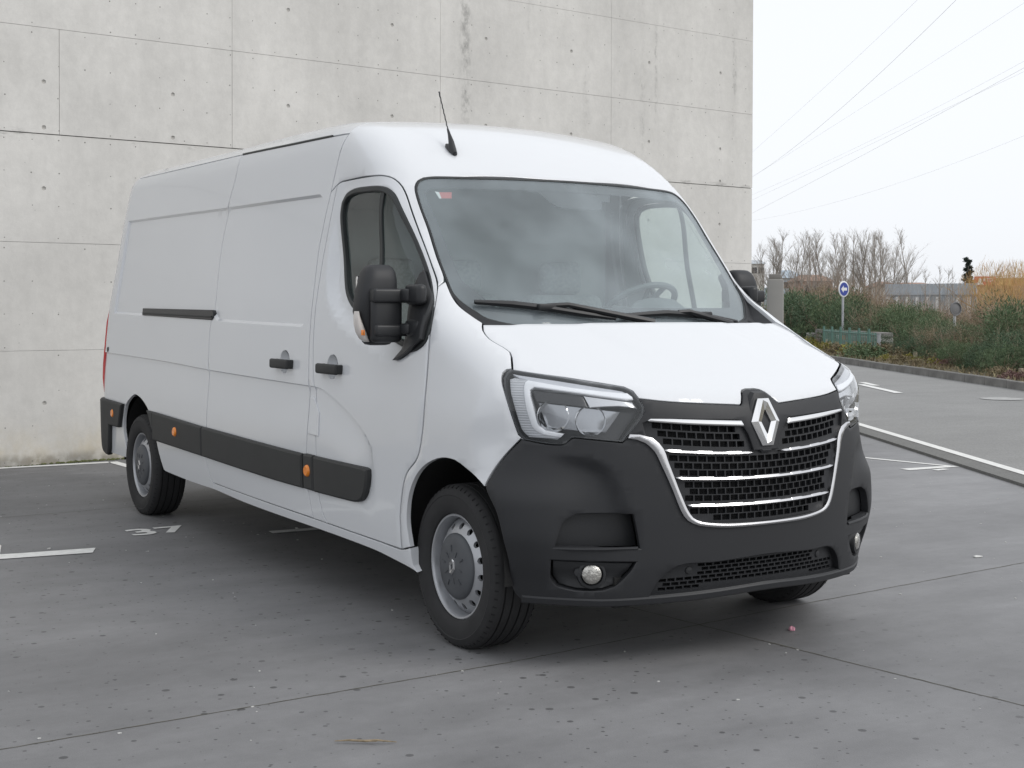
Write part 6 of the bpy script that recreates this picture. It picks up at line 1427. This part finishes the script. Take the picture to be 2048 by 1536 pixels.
# ---- far buildings
def far_box(name, pxa, pxb, top, dist, m, parent, deep=6, z0=0):
    a_, b_ = np.array(bearing(pxa, dist)), np.array(bearing(pxb, dist)); L_ = np.linalg.norm(b_-a_); ang = math.atan2(b_[1]-a_[1], b_[0]-a_[0]); c_ = (a_+b_)/2; n_ = np.array([-math.sin(ang), math.cos(ang)]); 
    if n_@(c_-CP[:2]) < 0: n_ = -n_
    c_ = c_+n_*deep/2; h_ = hz(top, dist); bm = bmesh.new(); add_box(bm, (c_[0], c_[1], (z0+h_)/2), (L_, deep, h_-z0), rot=Matrix.Rotation(ang, 3, 'Z')); return bm_obj(name, bm, m, parent, smooth=False), a_, b_, n_, h_, ang
M['sheetm'] = mat('grey_sheet_metal', (.40, .43, .46), .5, noise=(2, .08)); M['pale'] = mat('pale_render', (.62, .60, .57), .9, noise=(.4, .1)); M['tile'] = mat('far_roof_tile', (.34, .22, .17), .9, noise=(1, .2)); M['bluish'] = mat('far_blue_roof', (.42, .50, .58), .7); M['redp'] = mat('sign_red', (.62, .13, .09), .5); M['whitep'] = mat('board_white', (.75, .75, .74), .5)
e = empty('sheet_metal_fence', (0, 0, 0)); tag(e, 'grey corrugated metal fence with pale uprights behind the shrubs', 'fence')
A_ = np.array(bearing(1770, 74)); B_ = np.array(bearing(1952, 70)); nP = 46; zt = hz(568, 74)
for k in range(nP):
    a_ = A_+(B_-A_)*k/nP; b_ = A_+(B_-A_)*(k+1)/nP; c_ = (a_+b_)/2; bm = bmesh.new(); add_box(bm, (c_[0]+(k % 2)*.03, c_[1], zt/2), (np.linalg.norm(b_-a_)*.97, .04, zt), rot=Matrix.Rotation(math.atan2(*(B_-A_)[::-1]), 3, 'Z')); bm_obj('sheet_panel', bm, M['sheetm'], e, smooth=False)
nd_ = (CP[:2]-A_); nd_ = nd_/np.linalg.norm(nd_)*.15
for k in range(9):
    q = A_+(B_-A_)*(k+.3)/9+nd_; bm = bmesh.new(); add_box(bm, (q[0], q[1], zt/2-.35), (.14, .14, zt-.7)); bm_obj('fence_post', bm, M['whitep'], e, smooth=False)
bm = bmesh.new(); add_tube(bm, [(*(A_+nd_), zt-.55), (*(B_+nd_), zt-.55)], .06, 4); bm_obj('fence_rail', bm, M['sheetm'], e)
def house(pa, pb, wall_top, roof_top, dist, wm, rm2, label, hip=.25, wins=3):
    e = empty('house', (0, 0, 0)); tag(e, label, 'building'); o, a_, b_, n_, h_, ang = far_box('wall', pa, pb, wall_top, dist, wm, e, 8); zr_ = hz(roof_top, dist)
    ov = (b_-a_)/np.linalg.norm(b_-a_)*.3; A0_, B0_ = a_-ov-n_*.3, b_+ov-n_*.3; A1_, B1_ = A0_+n_*8.6, B0_+n_*8.6; r0 = A0_+(B0_-A0_)*hip+n_*4.3; r1 = B0_-(B0_-A0_)*hip+n_*4.3
    mesh_obj('roof', [(*A0_, h_), (*B0_, h_), (*B1_, h_), (*A1_, h_), (*r0, zr_), (*r1, zr_)], [(0, 1, 5, 4), (1, 2, 5), (2, 3, 4, 5), (3, 0, 4), (3, 2, 1, 0)], rm2, e, False)
    for k in range(wins):
        q = a_+(b_-a_)*(k+.5)/wins-n_*.03; bm = bmesh.new(); add_box(bm, (q[0], q[1], h_-1.0), (.8, .06, .9), rot=Matrix.Rotation(ang, 3, 'Z')); bm_obj('window', bm, M['frit'], e, smooth=False)
    return e
house(1778, 1800, 572, 561, 120, M['pale'], M['tile'], 'low brown-roofed house peeping over the left end of the grey metal fence')
house(1815, 1880, 572, 563, 130, M['pale'], M['tile'], 'wide low house with a brown roof behind the grey metal fence')
house(1488, 1528, 528, 519, 210, M['pale'], M['sheetm'], 'pale block with a grey roof right beside the edge of the concrete wall', .02)
house(1560, 1608, 556, 539, 190, M['bluish'], M['bluish'], 'pale blue gabled building behind the leafless trees', .35, 2)
house(1603, 1665, 562, 548, 170, M['tile'], M['tile'], 'reddish brown low house behind the leafless trees', .2)
e = empty('sign_building', (0, 0, 0)); tag(e, 'building with a red sign board carrying a white triangle and pale letters', 'building')
o, a_, b_, n_, h_, ang = far_box('wall', 1948, 2120, 570, 150, mat('ochre_render', (.55, .36, .22), .9, noise=(.5, .1)), e, 10); 
ux = (b_-a_)/np.linalg.norm(b_-a_)
zb0, zb1 = hz(570, 150), hz(552, 150); W_ = np.linalg.norm(np.array(bearing(1990, 150))-a_)
bm = bmesh.new(); c_ = a_+ux*W_/2-n_*.1; add_box(bm, (c_[0], c_[1], (zb0+zb1)/2), (W_, .2, zb1-zb0), rot=Matrix.Rotation(ang, 3, 'Z')); sb_o = bm_obj('sign_board', bm, M['redp'], e, smooth=False)
c_ = a_+ux*W_*.24-n_*.22; hh = zb1-zb0; mesh_obj('triangle', [(*(c_-ux*hh*.42), zb0+.04*hh), (*(c_+ux*hh*.42), zb0+.04*hh), (*c_, zb0+.9*hh)], [(0, 1, 2)], M['whitep'], sb_o, False)
tx_ = number('RTD', 'sign_text'); tx_.data.materials.clear(); tx_.data.materials.append(M['whitep']); tx_.parent = sb_o; q = a_+ux*W_*.62-n_*.22
flipd = 1 if (np.cross([ux[0], ux[1], 0], [0, 0, 1])@np.array([*(CP[:2]-a_), 0])) > 0 else -1
tx_.location = (q[0], q[1], zb0+hh*.6); tx_.rotation_euler = (math.pi/2, 0, ang+(0 if flipd == 1 else math.pi)); tx_.scale = (1.5, 1.5, 1)
o, *_ = far_box('wall_band', 1991, 2120, 555, 152, mat('ochre_band', (.50, .30, .12), .9), e, 9, 3.4)
# distant hill
hp = []
for k in range(41):
    px = 1380+k*22; d_ = 900; x, y = bearing(px, d_); hp.append((x, y, 8+10*math.exp(-((px-1590)/60)**2)+5*math.sin(k*.35)**2))
mesh_obj('hill', [(x, y, -1) for x, y, z in hp]+[(x*1.0, y, z) for x, y, z in hp]+[(x*1.6, y*1.6, -1) for x, y, z in hp], [(i, i+1, i+42, i+41) for i in range(40)]+[(i+41, i+42, i+83, i+82) for i in range(40)], mat('hill_blue', (.32, .38, .42), 1), None)
tag(bpy.data.objects['hill'], kind='structure')
